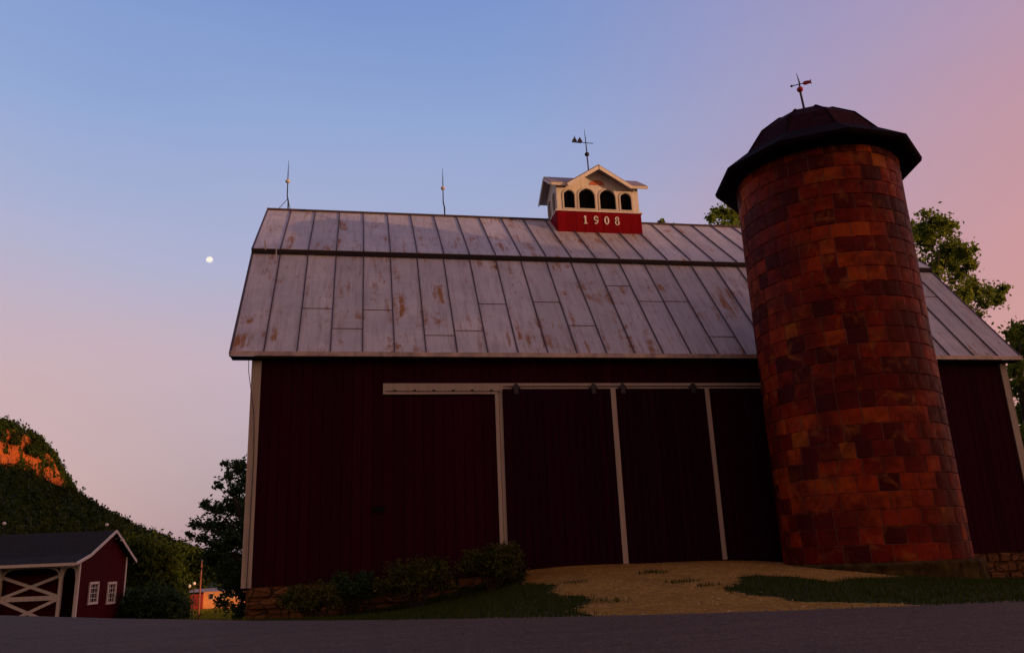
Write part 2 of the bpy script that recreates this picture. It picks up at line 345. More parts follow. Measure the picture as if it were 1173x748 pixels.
_n = len(cpx); _K = tps(((cpx[:, None, :2]-cpx[None, :, :2])**2).sum(-1)) + np.eye(_n)*.15; _P = np.c_[np.ones(_n), cpx[:, :2]]
_A = np.zeros((_n+3, _n+3)); _A[:_n, :_n] = _K; _A[:_n, _n:] = _P; _A[_n:, :_n] = _P.T
_w = np.linalg.solve(_A, np.r_[cpx[:, 2], 0, 0, 0])
def terr(x, y):
    x = np.asarray(x, float); y = np.asarray(y, float); sh = x.shape; x = x.ravel(); y = y.ravel()
    z = np.zeros(len(x))
    for i in range(_n): z += _w[i]*tps((x-cpx[i, 0])**2+(y-cpx[i, 1])**2)
    z += _w[_n]+_w[_n+1]*x+_w[_n+2]*y
    d = np.hypot(x, y-25); k = np.clip((d-60)/60, 0, 1); k = k*k*(3-2*k)
    z = z*(1-k) + k*np.where(y > 20, -5.4, -1.5-np.clip(d/200, 0, 1)*2)
    on = (y < far_y(x)) & (y > near_y(x)) & (np.abs(x) < 95)
    e = np.minimum(far_y(x)-y, y-near_y(x)); kk = np.clip(e/.35+.6, 0, 1)*(np.abs(x) < 95)
    return (z*(1-kk) + kk*(RZ-.035)).reshape(sh)
def ground_at(px, py):
    d = pray(px, py); lo, hi = 3.0, None; t = np.linspace(4, 140, 6000); P = np.outer(t, np.array(d)/d.y)
    g = terr(P[:, 0], P[:, 1]); i = np.argmax(P[:, 2] < np.maximum(g, -99)); return P[i]
def axis(fine, lo, hi, cnt):
    a = np.arange(fine[0], fine[1]+1e-6, fine[2])
    l = fine[0] - np.geomspace(.5, fine[0]-lo, cnt)[::-1]; r = fine[1] + np.geomspace(.5, hi-fine[1], cnt)
    return np.r_[l, a, r]
gx = axis((-14, 22, .25), -6000, 6000, 60); gy = axis((-3, 30, .25), -6000, 6000, 60)
GX, GY = np.meshgrid(gx, gy); GZ = terr(GX, GY)
ii = np.arange(len(gy)-1)[:, None]*len(gx) + np.arange(len(gx)-1)[None]; ii = ii.ravel()
ground = raw('ground', np.c_[GX.ravel(), GY.ravel(), GZ.ravel()], np.c_[ii, ii+1, ii+1+len(gx), ii+len(gx)], M_ground, smooth=True); tag(ground, kind='structure')

def densify(P, n=10):
    out = []
    for (a, b) in zip(P[:-1], P[1:]):
        for k in range(n): t = k/n; out.append((a[0]+(b[0]-a[0])*t, a[1]+(b[1]-a[1])*t))
    return out + [P[-1]]
fa = densify(FAR[:], 10); mb = MB()
vs = []
for i, (x, y) in enumerate(fa):
    w = .05*mnoise.noise(Vector((x*1.3, y*1.3, 0))) if abs(x) < 30 else 0
    yn = near_y(x); yf = y + w
    ym = (yn+yf)/2
    for yy, zz_ in ((yf+.05, RZ-.05), (yf, RZ-.004), (ym, RZ+.012), (yn, RZ-.004), (yn-.05, RZ-.05)): vs.append((x, yy, zz_))
fs = [(i*5+j, (i+1)*5+j, (i+1)*5+j+1, i*5+j+1) for i in range(len(fa)-1) for j in range(4)]
mb.add(vs, fs); road = mb.build('road', M_road); tag(road, kind='structure')

# gravel driveway: outline on the ground
dpix = [(603, 653), (606, 662), (622, 671), (645, 679), (665, 688), (680, 697), (683, 706)]
dleft = [ground_at(*p)[:2] for p in dpix]; dleft[0] = np.array([3.25, 17.12])
tong = [ground_at(*p)[:2] for p in [(975, 692), (900, 690), (862, 683), (842, 674), (838, 667), (850, 662), (880, 659.5), (920, 662), (955, 667)]]
yE = far_y(dleft[-1][0]); poly = [tuple(p) for p in dleft] + [(dleft[-1][0]-.05, far_y(dleft[-1][0])-.1)] + [(x, far_y(x)-.1) for x in np.linspace(dleft[-1][0]+.3, 5.3, 8)] + [tuple(p) for p in tong] + [(9.9, 13.1), (9.2, 16.0), (9.2, 17.12)]
PX = np.array(poly)
def inside(x, y, P=PX):
    x = np.asarray(x); y = np.asarray(y); r = np.zeros(x.shape, bool); n = len(P)
    for i in range(n):
        x1, y1 = P[i]; x2, y2 = P[(i+1) % n]
        c = ((y1 > y) != (y2 > y)) & (x < (x2-x1)*(y-y1)/((y2-y1) if y2 != y1 else 1e-9)+x1); r ^= c
    return r
def wob(x, y): return .12*np.sin(x*2.1+y*1.7)+.05*np.sin(x*4.3-y*3.1)+.03*np.sin(x*11+y*9)
st = .07; xs = np.arange(PX[:, 0].min()-.2, PX[:, 0].max()+.2, st); ys = np.arange(PX[:, 1].min()-.2, 17.16, st)
X2, Y2 = np.meshgrid(xs, ys); Z2 = terr(X2, Y2)+.012
def in_drive(x, y): return inside(x+wob(x, y), y+wob(y, x)*.6*np.clip((17.2-y)/3, 0, 1))
cc = in_drive(X2[:-1, :-1]+st/2, Y2[:-1, :-1]+st/2) & (Y2[:-1, :-1]+st < far_y(X2[:-1, :-1])*0+17.19) & (Y2[:-1, :-1] > far_y(X2[:-1, :-1])-.06)
ids = (np.arange(len(ys)-1)[:, None]*len(xs)+np.arange(len(xs)-1)[None])[cc]
rawf = np.c_[ids, ids+1, ids+1+len(xs), ids+len(xs)]; used = np.unique(rawf); rm = np.zeros(X2.size, int); rm[used] = np.arange(len(used))
Zn = Z2.ravel() + .010*np.sin(X2.ravel()*9)*np.sin(Y2.ravel()*7)*.5
drv = raw('driveway', np.c_[X2.ravel(), Y2.ravel(), Zn][used], rm[rawf], M_gravel, smooth=True); tag(drv, kind='structure')

# ---------------------------------------------------------------- foliage tools
def blades(name, pts, h, w, mat, label, cat=None):
    n = len(pts); a = rng.uniform(0, 2*PI, n); hh = h*rng.uniform(.5, 1.3, n); lean = rng.uniform(0, .6, n)*hh; b = rng.uniform(0, 2*PI, n)
    P = np.asarray(pts); dx = np.cos(a)*w/2; dy = np.sin(a)*w/2
    V = np.stack([np.c_[P[:, 0]-dx, P[:, 1]-dy, P[:, 2]-.01], np.c_[P[:, 0]+dx, P[:, 1]+dy, P[:, 2]-.01], np.c_[P[:, 0]+np.cos(b)*lean, P[:, 1]+np.sin(b)*lean, P[:, 2]+hh]], 1).reshape(-1, 3)
    o = raw(name, V, np.arange(3*n).reshape(n, 3), mat, tint=rng.uniform(0, 1, n)**1.3); return tag(o, label, cat, kind='stuff')
def leaves(cl, n, size, flat=.0, shell=.55):
    """cl: list of (x,y,z,rx,ry,rz); random leaf quads through the clump volumes"""
    cl = np.array(cl, float); vol = (cl[:, 3]*cl[:, 4]*cl[:, 5])**.75; pick = rng.choice(len(cl), n, p=vol/vol.sum())
    d = rng.normal(size=(n, 3)); d /= np.linalg.norm(d, axis=1)[:, None]; r = rng.uniform(0, 1, n)**shell
    bump = 1+.28*np.sin(d[:, 0]*6+pick)+.22*np.sin(d[:, 1]*8+pick*2.3)+.2*np.sin(d[:, 2]*7+pick*.7)
    P = cl[pick, :3] + d*(r*bump)[:, None]*cl[pick, 3:6]
    nrm = rng.normal(size=(n, 3)); nrm[:, 2] += flat; nrm /= np.linalg.norm(nrm, axis=1)[:, None]
    t = np.cross(nrm, rng.normal(size=(n, 3))); t /= np.linalg.norm(t, axis=1)[:, None]; b = np.cross(nrm, t)
    s = size*rng.uniform(.6, 1.25, n)[:, None]
    V = np.stack([P-t*s, P+b*s*.55, P+t*s, P-b*s*.55], 1).reshape(-1, 3)
    tint = np.clip(rng.uniform(0, 1, n)*.6+.4*np.mod(pick*.37, 1), 0, 1)
    return V, np.arange(4*n).reshape(n, 4), tint
def tree(name, base, label, cat, cl, n, size, lmat, group=None, tr=.25, flat=0., sub=5):
    base = Vector(base); root = thing(name, base, label, cat, group); cl = [tuple(c) for c in cl]
    top = max(c[2] for c in cl); cx = np.mean([c[0] for c in cl]); cy = np.mean([c[1] for c in cl])
    mb = MB(); N_ = 8; tp = []
    for i in range(N_+1):
        t = i/N_; tp.append(Vector((base.x+(cx-base.x)*t*t+.15*tr*4*math.sin(t*5), base.y+(cy-base.y)*t*t, base.z-.15+(top-base.z)*.92*t)))
    rr = [tr*(1.35 if i == 0 else 1)*(1-.88*i/N_) for i in range(N_+1)]; mb.tube(tp, rr, 10); mb.build('trunk', M_bark, root, True)
    bb = MB(); small = []
    for c in cl:
        q = Vector(c[:3]); k = min(N_-1, max(1, int(N_*((q.z-base.z)/(top-base.z))*.85))); p = tp[k]
        m_ = p.lerp(q, .5)+Vector((0, 0, .10*(q-p).length)); r1 = rr[k]*.38
        bb.tube([p, p.lerp(m_, .5)+Vector((0, 0, .04)), m_, q], [r1, r1*.7, r1*.5, r1*.2], 6)
        R = (c[3]*c[4]*c[5])**(1/3)
        for j in range(sub):
            d = Vector(rng.normal(size=3)).normalized(); e = q+Vector((d.x*c[3], d.y*c[4], d.z*c[5]))*rng.uniform(.6, 1.02)
            bb.tube([q.lerp(m_, .3*random.random()), q.lerp(e, .5)+Vector((0, 0, .05*R)), e], [r1*.22+.006, r1*.14+.004, .004], 4)
            small.append((e.x, e.y, e.z, c[3]*.42, c[4]*.42, c[5]*.36))
    bb.build('branch', M_bark, root, True)
    V, F_, t_ = leaves([(c[0], c[1], c[2], c[3]*.95, c[4]*.95, c[5]*.9) for c in cl]+small, n, size, flat)
    V2, F2, t2 = leaves([(c[0], c[1], c[2], c[3]*1.38, c[4]*1.38, c[5]*1.45) for c in cl], int(n*.38), size, flat, .8)
    raw('crown', np.r_[V, V2], np.r_[F_, F2+len(V)], lmat, root, tint=np.r_[t_, t2]); return root

# ---------------------------------------------------------------- hills + forest
PROF = [(-80, .17), (-60, .19), (-40, .185), (-30, .178), (-24, .168), (-21.9, .158), (-20.6, .150), (-19.5, .136), (-18.9, .124), (-18.3, .104), (-17.4, .084), (-16, .066), (-14.7, .053), (-12.5, .036), (-10.8, .022), (-8.5, .010), (-6, .004), (0, -.002), (20, .02), (60, .03)]
PROF = [(a, (t+.0)) for a, t in PROF]
def hprof(a): return np.interp(a, [p[0] for p in PROF], [p[1] for p in PROF])
def rridge(a): return np.interp(a, [-80, -22, -10, 0, 60], [330, 370, 560, 700, 700])
def hillz(a, r):
    Rr = rridge(a); Ht = hprof(a)*Rr - 4.0; base = -5.4; k = np.clip((r-(Rr-210))/210, 0, 1)
    wc = np.clip((-17.3-a)/1.2, 0, 1); kk = (k**.85*.70 + .30*np.clip((k-.90)/.07, 0, 1))*wc + (k**.85*.8+.2*k)*(1-wc)
    wobl = 2.0*np.sin(a*1.3+r*.021)+1.4*np.sin(a*3.1-r*.043)
    z = base + (Ht-base)*kk + wobl*np.minimum(k*3, 1)*np.clip(1-k, 0, 1)*1.3
    back = np.clip((r-Rr)/300, 0, 1); return z*(1-back)+back*(base-1)
aa = np.arange(-80, 60.1, .5); ra = np.r_[np.arange(110, 720, 8), np.array([760, 850, 1000, 1300])]
A2, R2_ = np.meshgrid(aa, ra); HZ = hillz(A2, R2_); HX = R2_*np.sin(np.radians(A2)); HY = R2_*np.cos(np.radians(A2))
ii = (np.arange(len(ra)-1)[:, None]*len(aa)+np.arange(len(aa)-1)[None]).ravel()
hz = HZ - np.where(R2_ < 125, 1.5, 0)
hills = raw('hills', np.c_[HX.ravel(), HY.ravel(), hz.ravel()-.3], np.c_[ii, ii+1, ii+1+len(aa), ii+len(aa)], M_ground, smooth=True); tag(hills, kind='structure')
# crowns on the hill
def crown_var():
    n = 230; d = rng.normal(size=(n, 3)); d[:, 2] = np.abs(d[:, 2])*1.0-.25; d /= np.linalg.norm(d, axis=1)[:, None]
    ph = rng.uniform(0, 6, 3); bump = 1+.2*np.sin(d[:, 0]*5+ph[0])+.2*np.sin(d[:, 1]*6+ph[1])+.15*np.sin(d[:, 2]*7+ph[2])
    P = d*(bump*rng.uniform(.7, 1.0, n))[:, None]; P[:, 2] *= 1.1
    nr = d+rng.normal(size=(n, 3))*.55; nr /= np.linalg.norm(nr, axis=1)[:, None]; t = np.cross(nr, rng.normal(size=(n, 3))); t /= np.linalg.norm(t, axis=1)[:, None]; b = np.cross(nr, t)
    s = rng.uniform(.10, .22, n)[:, None]
    return np.stack([P-t*s, P+b*s*.8, P+t*s, P-b*s*.8], 1)
CV = [crown_var() for _ in range(8)]
tr_ = []; 
cliffb = [(-26, .100, .148), (-21.9, .106, .148), (-20.9, .107, .144), (-20.2, .102, .136), (-19.6, .096, .130), (-19.0, .091, .119), (-18.5, .090, .108), (-18.15, .088, .100)]
def cliff_band(a): return np.interp(a, [c[0] for c in cliffb], [c[1] for c in cliffb]), np.interp(a, [c[0] for c in cliffb], [c[2] for c in cliffb])
for _ in range(5200):
    a = random.uniform(-27, -5.5); Rr = rridge(a); r = Rr-210*random.random()**.8*.98+4
    tr_.append((a, r, random.uniform(2.0, 3.9)*(.8 if r > Rr-30 else 1.0)*min(1, r/330)))
for _ in range(900):
    a = random.uniform(-60, -27); Rr = rridge(a); r = Rr-200*random.random(); tr_.append((a, r, random.uniform(4, 7)))
for _ in range(700):
    a = random.uniform(-27, -6); tr_.append((a, rridge(a)-random.uniform(-3, 6), random.uniform(1.6, 3.2)))
Vs = []; Ts = []
for a, r, s in tr_:
    z = float(hillz(np.float64(a), np.float64(r))); tn = (z+s*.6)/r; lo, hi = cliff_band(a)
    if -27.5 < a < -17.9 and tn+s*.9/r > lo and r < Rr-5: continue
    if tn-.3*s/r > hprof(a)+.004: continue
    c = CV[random.randrange(8)]; th = random.uniform(0, 6.28); co, si = math.cos(th), math.sin(th); R_ = np.array([[co, -si, 0], [si, co, 0], [0, 0, 1]])
    v = (c.reshape(-1, 3) @ R_.T)*np.array([s, s, s*random.uniform(.9, 1.5)]) + np.array([r*math.sin(rad(a)), r*math.cos(rad(a)), z+s*.5])
    Vs.append(v); Ts.append(np.clip(rng.uniform(0, .55, 230)+.45*random.random()*(1.0 if tn > .045 else 1.6), 0, 1))
Vs = np.concatenate(Vs); forest = raw('forest', Vs, np.arange(len(Vs)).reshape(-1, 4), M_leafF, tint=np.concatenate(Ts))
tag(forest, 'dense green wood covering the steep hillside at the left', 'forest', kind='stuff')
# bare sandstone cliff below the bluff's top
ca = np.arange(-26, -18.0, .06); nr_ = 18; V = []; 
for j in range(nr_+1):
    for a in ca:
        lo, hi = cliff_band(a); lo -= .035; hi = min(hi+.018, hprof(a)-.004); t = j/nr_; tn = lo+(hi-lo)*t
        r = rridge(a)-28+ t*14 + 4*(int(t*5)/5.0) + 3.5*mnoise.noise(Vector((a*2.6, t*2, 1))) + 2.4*mnoise.noise(Vector((a*7, t*6, 5))) + 1.0*mnoise.noise(Vector((a*19, t*12, 9)))
        V.append((r*math.sin(rad(a)), r*math.cos(rad(a)), tn*r))
nc = len(ca); ii = (np.arange(nr_)[:, None]*nc+np.arange(nc-1)[None]).ravel()
cl_ = raw('rock_cliff', V, np.c_[ii, ii+1, ii+1+nc, ii+nc], M_cliff); tag(cl_, kind='structure')
# scrub growing on the cliff ledges
tr2 = []
for _ in range(420):
    a = random.uniform(-25, -18.2); lo, hi = cliff_band(a); tn = (random.uniform(hi-.012, hi+.020) if random.random() < .6 else random.uniform(lo-.016, lo+.001))
    if tn > lo and mnoise.noise(Vector((a*1.7, tn*90, 3))) < .08: continue; 
    if tn > hprof(a)-.003: continue
    t = (tn-lo+.035)/(hi-lo+.053); r = rridge(a)-30+t*14; tr2.append((a, r, tn*r, random.uniform(1.3, 3.0)))
Vs = []; Ts = []
for a, r, z, s in tr2:
    c = CV[random.randrange(8)]; Vs.append(c.reshape(-1, 3)*s+np.array([r*math.sin(rad(a)), r*math.cos(rad(a)), z])); Ts.append(rng.uniform(0, .6, 230))
Vs = np.concatenate(Vs); sc_ = raw('cliff_scrub', Vs, np.arange(len(Vs)).reshape(-1, 4), M_leafF, tint=np.concatenate(Ts)); tag(sc_, 'scrub and small trees clinging to the orange cliff', 'scrub', kind='stuff')

# unseen ridge added behind the camera, crest shaped to steer what the sun lights
RD = 700; sx, sy = math.sin(SUN_AZ), math.cos(SUN_AZ); V = []; ss = np.r_[np.arange(-1500, -100, 50), np.arange(-100, 400, 3), np.arange(400, 1600, 50)]
def shade_crest(s):
    return float(np.interp(s, [-1500, -300, -60, 0, 46, 52, 60, 98, 108, 135, 450, 800, 1600], [20, 38, 32, 28.5, 28.5, 27, 12, 12, 40, 66, 66, 50, 30])) + .5*math.sin(s*.21)
for j, (dd, k) in enumerate([(0, 0), (30, .45), (60, 1), (130, .9), (300, 0)]):
    for s in ss:
        # s runs along (+x,+y)-ish, at right angles to the sun
        px_, py_ = sx*(RD-60+dd)+(-sy)*s, sy*(RD-60+dd)+sx*s
        V.append((px_, py_, -6+(shade_crest(s)+6)*k))
ns = len(ss); ii = (np.arange(4)[:, None]*ns+np.arange(ns-1)[None]).ravel()
shade_ridge = raw('ridge', V, np.c_[ii, ii+1, ii+1+ns, ii+ns], M_ground, smooth=True); tag(shade_ridge, kind='structure')  # added out of view to block the low sun

# ---------------------------------------------------------------- moon
mo = MB().ball((0, 0, 0), 1, 48).build('moon', None, None, True)
mp = pray(240, 297.5); mo.location = mp*9000; mo.scale = (36, 36, 36); tag(mo, 'small pale gibbous moon in the dusk sky', 'moon')
mm = bpy.data.materials.new('moon_dust'); mm.use_nodes = True; n_ = mm.node_tree; n_.nodes.clear()
o_ = n_.nodes.new('ShaderNodeOutputMaterial'); ad = n_.nodes.new('ShaderNodeAddShader'); tp_ = n_.nodes.new('ShaderNodeBsdfTransparent'); df = n_.nodes.new('ShaderNodeBsdfDiffuse')
nn = n_.nodes.new('ShaderNodeTexNoise'); nn.inputs['Scale'].default_value = 1.6; cr = n_.nodes.new('ShaderNodeValToRGB'); cr.color_ramp.elements[0].color = (.15, .24, .12, 1); cr.color_ramp.elements[1].color = (.33, .45, .28, 1); cr.color_ramp.elements[0].position = .35; cr.color_ramp.elements[1].position = .6
tc_ = n_.nodes.new('ShaderNodeTexCoord'); n_.links.new(tc_.outputs['Object'], nn.inputs[0]); n_.links.new(nn.outputs[0], cr.inputs[0]); n_.links.new(cr.outputs[0], df.inputs[0])
n_.links.new(tp_.outputs[0], ad.inputs[0]); n_.links.new(df.outputs[0], ad.inputs[1]); n_.links.new(ad.outputs[0], o_.inputs[0]); mo.data.materials.append(mm)

# ================================================================ THE BARN
XL, XR, YF, YB = -2.20, 16.03, 17.2, 26.7
RXL, RXR = -2.65, 16.32
EY, EZ, BY, BZ, RY, RZd = 16.9, 4.29, 19.45, 7.53, 21.95, 9.72
def roof_z(y):
    if y > RY: y = 2*RY-y
    return float(np.interp(y, [EY, BY, RY], [EZ, BZ, RZd]))
barn = thing('barn', (6.9, 17.2, -.6), 'long dark red barn with a rusty metal gambrel roof and sliding doors', 'barn')
def wall_boards(mb, a0, a1, fn, bw=.21, gap=.010, dep=.028):
    """fn(u0,u1,d) -> add one board"""
    u = a0
    while u < a1-.01:
        w = min(bw*random.uniform(.93, 1.07), a1-u); fn(u+gap/2, u+w-gap/2, random.uniform(0, .004)); u += w
front = MB()
def fb(u0, u1, d): front.box((u0, YF-.028-d, -.372), (u1, YF, roof_z(YF)-.12), random.random()+.001)
front.box((XL, YF, -.372), (XR, YF+.08, roof_z(YF)-.12), .5)
wall_boards(front, XL+.17, XR-.15, fb)
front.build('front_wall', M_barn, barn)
def gable_wall(x, sgn, name):
    mb = MB(); ys_ = np.arange(YF+.1, YB-.05, .21)
    for y in ys_:
        y1 = min(y+.2, YB-.05); z0, z1 = roof_z(y)-.14, roof_z(y1)-.14; xx = x+sgn*.03
        zb = -.372
        mb.add([(x, y, zb), (x, y1, zb), (x, y1, z1), (x, y, z0), (xx, y, zb), (xx, y1, zb), (xx, y1, z1), (xx, y, z0)],
               [(0,1,2,3),(4,5,6,7),(0,1,5,4),(1,2,6,5),(2,3,7,6),(3,0,4,7)], random.random()+.001)
    pts = [(x-sgn*.002, YF+.1, -.37), (x-sgn*.002, YB-.1, -.37), (x-sgn*.002, YB-.1, roof_z(YB)-.16), (x-sgn*.002, 2*RY-BY, BZ-.16), (x-sgn*.002, RY, RZd-.16), (x-sgn*.002, BY, BZ-.16), (x-sgn*.002, YF+.1, roof_z(YF)-.16)]
    mb.poly(pts, (-sgn*.06, 0, 0), .5); return mb.build(name, M_barn, barn)
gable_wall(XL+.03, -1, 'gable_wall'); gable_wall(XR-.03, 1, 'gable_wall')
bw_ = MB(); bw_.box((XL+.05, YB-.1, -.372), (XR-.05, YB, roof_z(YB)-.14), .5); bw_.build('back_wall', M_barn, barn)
# foundation of rubble stone
fo = MB()
for (a, b) in (((XL+.06, YF+.03, -2.2), (XR-.06, YF+.4, -.374)), ((XL+.06, YB-.4, -2.2), (XR-.06, YB-.03, -.374)), ((XL+.06, YF+.4, -2.2), (XL+.4, YB-.4, -.374)), ((XR-.4, YF+.4, -2.2), (XR-.06, YB-.4, -.374))): fo.box(a, b)
# individual facing stones so the base is rough
fs_ = fo
for z0, hgt in ((-1.46, .2), (-1.24, .2), (-1.02, .19), (-.81, .2), (-.59, .2)):
    x = XL+.05+random.random()*.1
    while x < XR-.3:
        w = random.uniform(.28, .62)
        if x < 3.2 or x > 8.7:
            d = random.uniform(.0, .035); x1 = min(x+w-.025, XR-.06)
            j = lambda: random.uniform(-.012, .012)
            fs_.add([(x+j(), YF+.025, z0+j()), (x1+j(), YF+.025, z0+j()), (x1+j(), YF+.025, z0+hgt+j()), (x+j(), YF+.025, z0+hgt+j()),
                     (x+.02, YF-.012-d, z0+.02), (x1-.02, YF-.012-d*.6, z0+.02), (x1-.02, YF-.012-d, z0+hgt-.015), (x+.02, YF-.012-d*.8, z0+hgt-.015)],
                    [(0,1,5,4),(1,2,6,5),(2,3,7,6),(3,0,4,7),(4,5,6,7)])
        x += w
fs_.build('foundation', M_stone, barn)
# roofs: standing seam pans
def slope(name, side, p0, p1, mat, laps, over=.0, th=.055):
    """p0=(y,z) low edge, p1=(y,z) high edge"""
    if side: p0 = (2*RY-p0[0], p0[1]); p1 = (2*RY-p1[0], p1[1])
    a = Vector((0, p0[0], p0[1])); b = Vector((0, p1[0], p1[1])); d = (b-a); Ls = d.length; d.normalize(); nrm = Vector((0, -d.z, d.y)); 
    if nrm.z < 0: nrm = -nrm
    pan = MB(); seam = MB(); W_ = (RXR-RXL)/28
    for i in range(28):
        x0 = RXL+i*W_; x1 = x0+W_; cuts = [0]; t = random.uniform(.15, .85) if laps else 1
        if laps and random.random() < .7: cuts.append(Ls*t)
        if laps and random.random() < .15: cuts.append(Ls*min(.96, t+random.uniform(.2, .4)))
        cuts = sorted(set(cuts))+[Ls]; tn = random.random()
        for k in range(len(cuts)-1):
            o0 = .004+.006; o1 = 0.0
            q = [Vector((x0, 0, 0))+a+d*(cuts[k]-(.02 if k else 0))+nrm*(o0 if k else .002), Vector((x1, 0, 0))+a+d*(cuts[k]-(.02 if k else 0))+nrm*(o0 if k else .002), Vector((x1, 0, 0))+a+d*cuts[k+1]+nrm*o1, Vector((x0, 0, 0))+a+d*cuts[k+1]+nrm*o1]
            pan.poly(q, -nrm*.02, min(1, max(.01, tn+random.uniform(-.25, .25))))
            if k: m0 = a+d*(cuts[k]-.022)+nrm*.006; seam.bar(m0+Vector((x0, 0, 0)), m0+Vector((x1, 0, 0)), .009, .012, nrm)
        sw = random.uniform(-.006, .006)
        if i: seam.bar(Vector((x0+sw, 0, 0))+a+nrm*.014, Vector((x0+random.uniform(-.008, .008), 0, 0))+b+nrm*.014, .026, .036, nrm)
    pan.poly([Vector((RXL, 0, 0))+a-nrm*.022, Vector((RXR, 0, 0))+a-nrm*.022, Vector((RXR, 0, 0))+b-nrm*.022, Vector((RXL, 0, 0))+b-nrm*.022], -nrm*th, .5)
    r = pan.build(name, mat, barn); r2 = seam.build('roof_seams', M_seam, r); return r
rl = slope('lower_roof', 0, (EY, EZ), (BY+.02, BZ+.02), M_roof, True); slope('lower_roof', 1, (EY, EZ), (BY+.02, BZ+.02), M_roof, True)
UY0, UZ0 = BY-.10, BZ+.09-.09*.876
ru = slope('upper_roof', 0, (BY-.10, BZ+.03), (RY, RZd+.03), M_roof, False); slope('upper_roof', 1, (BY-.10, BZ+.03), (RY, RZd+.03), M_roof, False)
# edges
e = MB(); e.box((RXL-.01, EY-.03, EZ-.085), (RXR+.01, EY-.002, EZ+.012)); e.build('eave_trim', M_eave, barn)
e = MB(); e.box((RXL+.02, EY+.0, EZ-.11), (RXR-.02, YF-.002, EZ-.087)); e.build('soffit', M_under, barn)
e = MB(); e.box((RXL+.01, BY-.125, BZ-.10), (RXR-.01, BY-.075, BZ+.005)); e.build('break_shadow_strip', M_under, barn)  # dark strip standing in for the shadow line under the upper roof edge
for xx in (RXL+.012, RXR-.012):
    e = MB()
    for (p, q) in (((EY, EZ), (BY, BZ)), ((BY-.1, BZ+.03), (RY, RZd+.03))):
        for m_ in (0, 1):
            f_ = (lambda y: 2*RY-y) if m_ else (lambda y: y)
            e.bar((xx, f_(p[0]), p[1]-.06), (xx, f_(q[0]), q[1]-.06), .05, .10)
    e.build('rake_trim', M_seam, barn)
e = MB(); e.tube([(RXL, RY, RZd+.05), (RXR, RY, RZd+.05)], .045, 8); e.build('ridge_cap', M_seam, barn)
# corner boards
for x0, x1 in ((XL-.03, XL+.165), (XR-.15, XR+.03)):
    MB().box((x0, YF-.05, -.40), (x1, YF+.06, EZ-.12)).build('corner_board', M_white, barn)
# door track header, jamb and doors
h = MB(); h.box((.50, YF-.062, 3.475), (10.6, YF-.030, 3.675)); h.box((.50, YF-.085, 3.43), (3.0, YF-.030, 3.472)); h.box((7.98, YF-.085, 3.43), (10.6, YF-.03, 3.472))
h.build('track_board', M_white, barn)
tr0 = MB()
for x in np.arange(.75, 10.4, .42):
    if 3.1 < x < 7.9: continue
    tr0.box((x-.03, YF-.085, 3.50), (x+.03, YF-.064, 3.53))
tr0.bar((.55, YF-.075, 3.50), (3.05, YF-.075, 3.49), .012, .012); tr0.bar((3.12, YF-.075, 3.60), (10.5, YF-.075, 3.60), .014, .014)
tr0.build('door_rail', M_iron, barn)
MB().box((2.93, YF-.075, -.33), (3.01, YF-.030, 3.428)).box((3.022, YF-.060, -.33), (3.095, YF-.030, 3.47)).build('door_jamb', M_white, barn)
def door(x0, x1, strip, hang):
    d = MB(); ztop = 3.535; y0 = YF-.10
    d.box((x0, y0, -.275), (x1, YF-.064, ztop), .5)
    def f(u0, u1, q): d.box((u0, y0-.022-q, -.272), (u1, y0-.001, ztop-.002), random.random()+.001)
    wall_boards(d, x0, x1, f, .18)
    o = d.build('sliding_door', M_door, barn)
    if strip: MB().box((strip[0], y0-.052, -.26), (strip[1], y0-.028, 3.53)).build('edge_strip', M_white, o)
    for hx in hang:
        k = MB(); k.box((hx-.05, y0-.045, 3.42), (hx+.05, y0-.027, 3.56)); k.box((hx-.09, y0-.04, 3.535), (hx+.09, y0-.0, 3.59)); k.poly([(hx-.07, y0-.04, 3.59), (hx+.07, y0-.04, 3.59), (hx+.03, y0-.04, 3.65), (hx-.03, y0-.04, 3.65)], (0, .04, 0))
        k.build('hanger', M_iron, o)
    return o
door(3.10, 5.555, None, (3.40, 5.17)); d2 = door(5.56, 7.82, (5.56, 5.675), (5.86, 7.55)); door(7.826, 9.95, (7.826, 7.925), ())
# small dark opening on the left wall and the cable at the corner
v_ = MB(); v_.box((.28, YF-.05, .96), (.54, YF-.031, 1.06)); v_.box((.25, YF-.062, 1.06), (.57, YF-.031, 1.075)); v_.build('vent', M_black, barn)
cb = MB(); cb.tube([(-2.28, 17.0, 4.22), (-2.27, 17.02, 3.9), (-2.19, 17.07, 3.4), (-2.13, 17.12, 3.0), (-2.10, 17.13, 2.2), (-2.12, 17.13, -.9)], .008, 6); cb.build('ground_cable', M_iron, barn)
cb = MB(); cb.tube([(-2.33, 19.2, 7.7), (-2.30, 19.15, 7.45)], .02, 6); cb.tube([(-2.05, 19.24, 7.62), (-2.05, 19.1, 7.1)], .016, 6); cb.build('roof_clip', M_eave, barn)

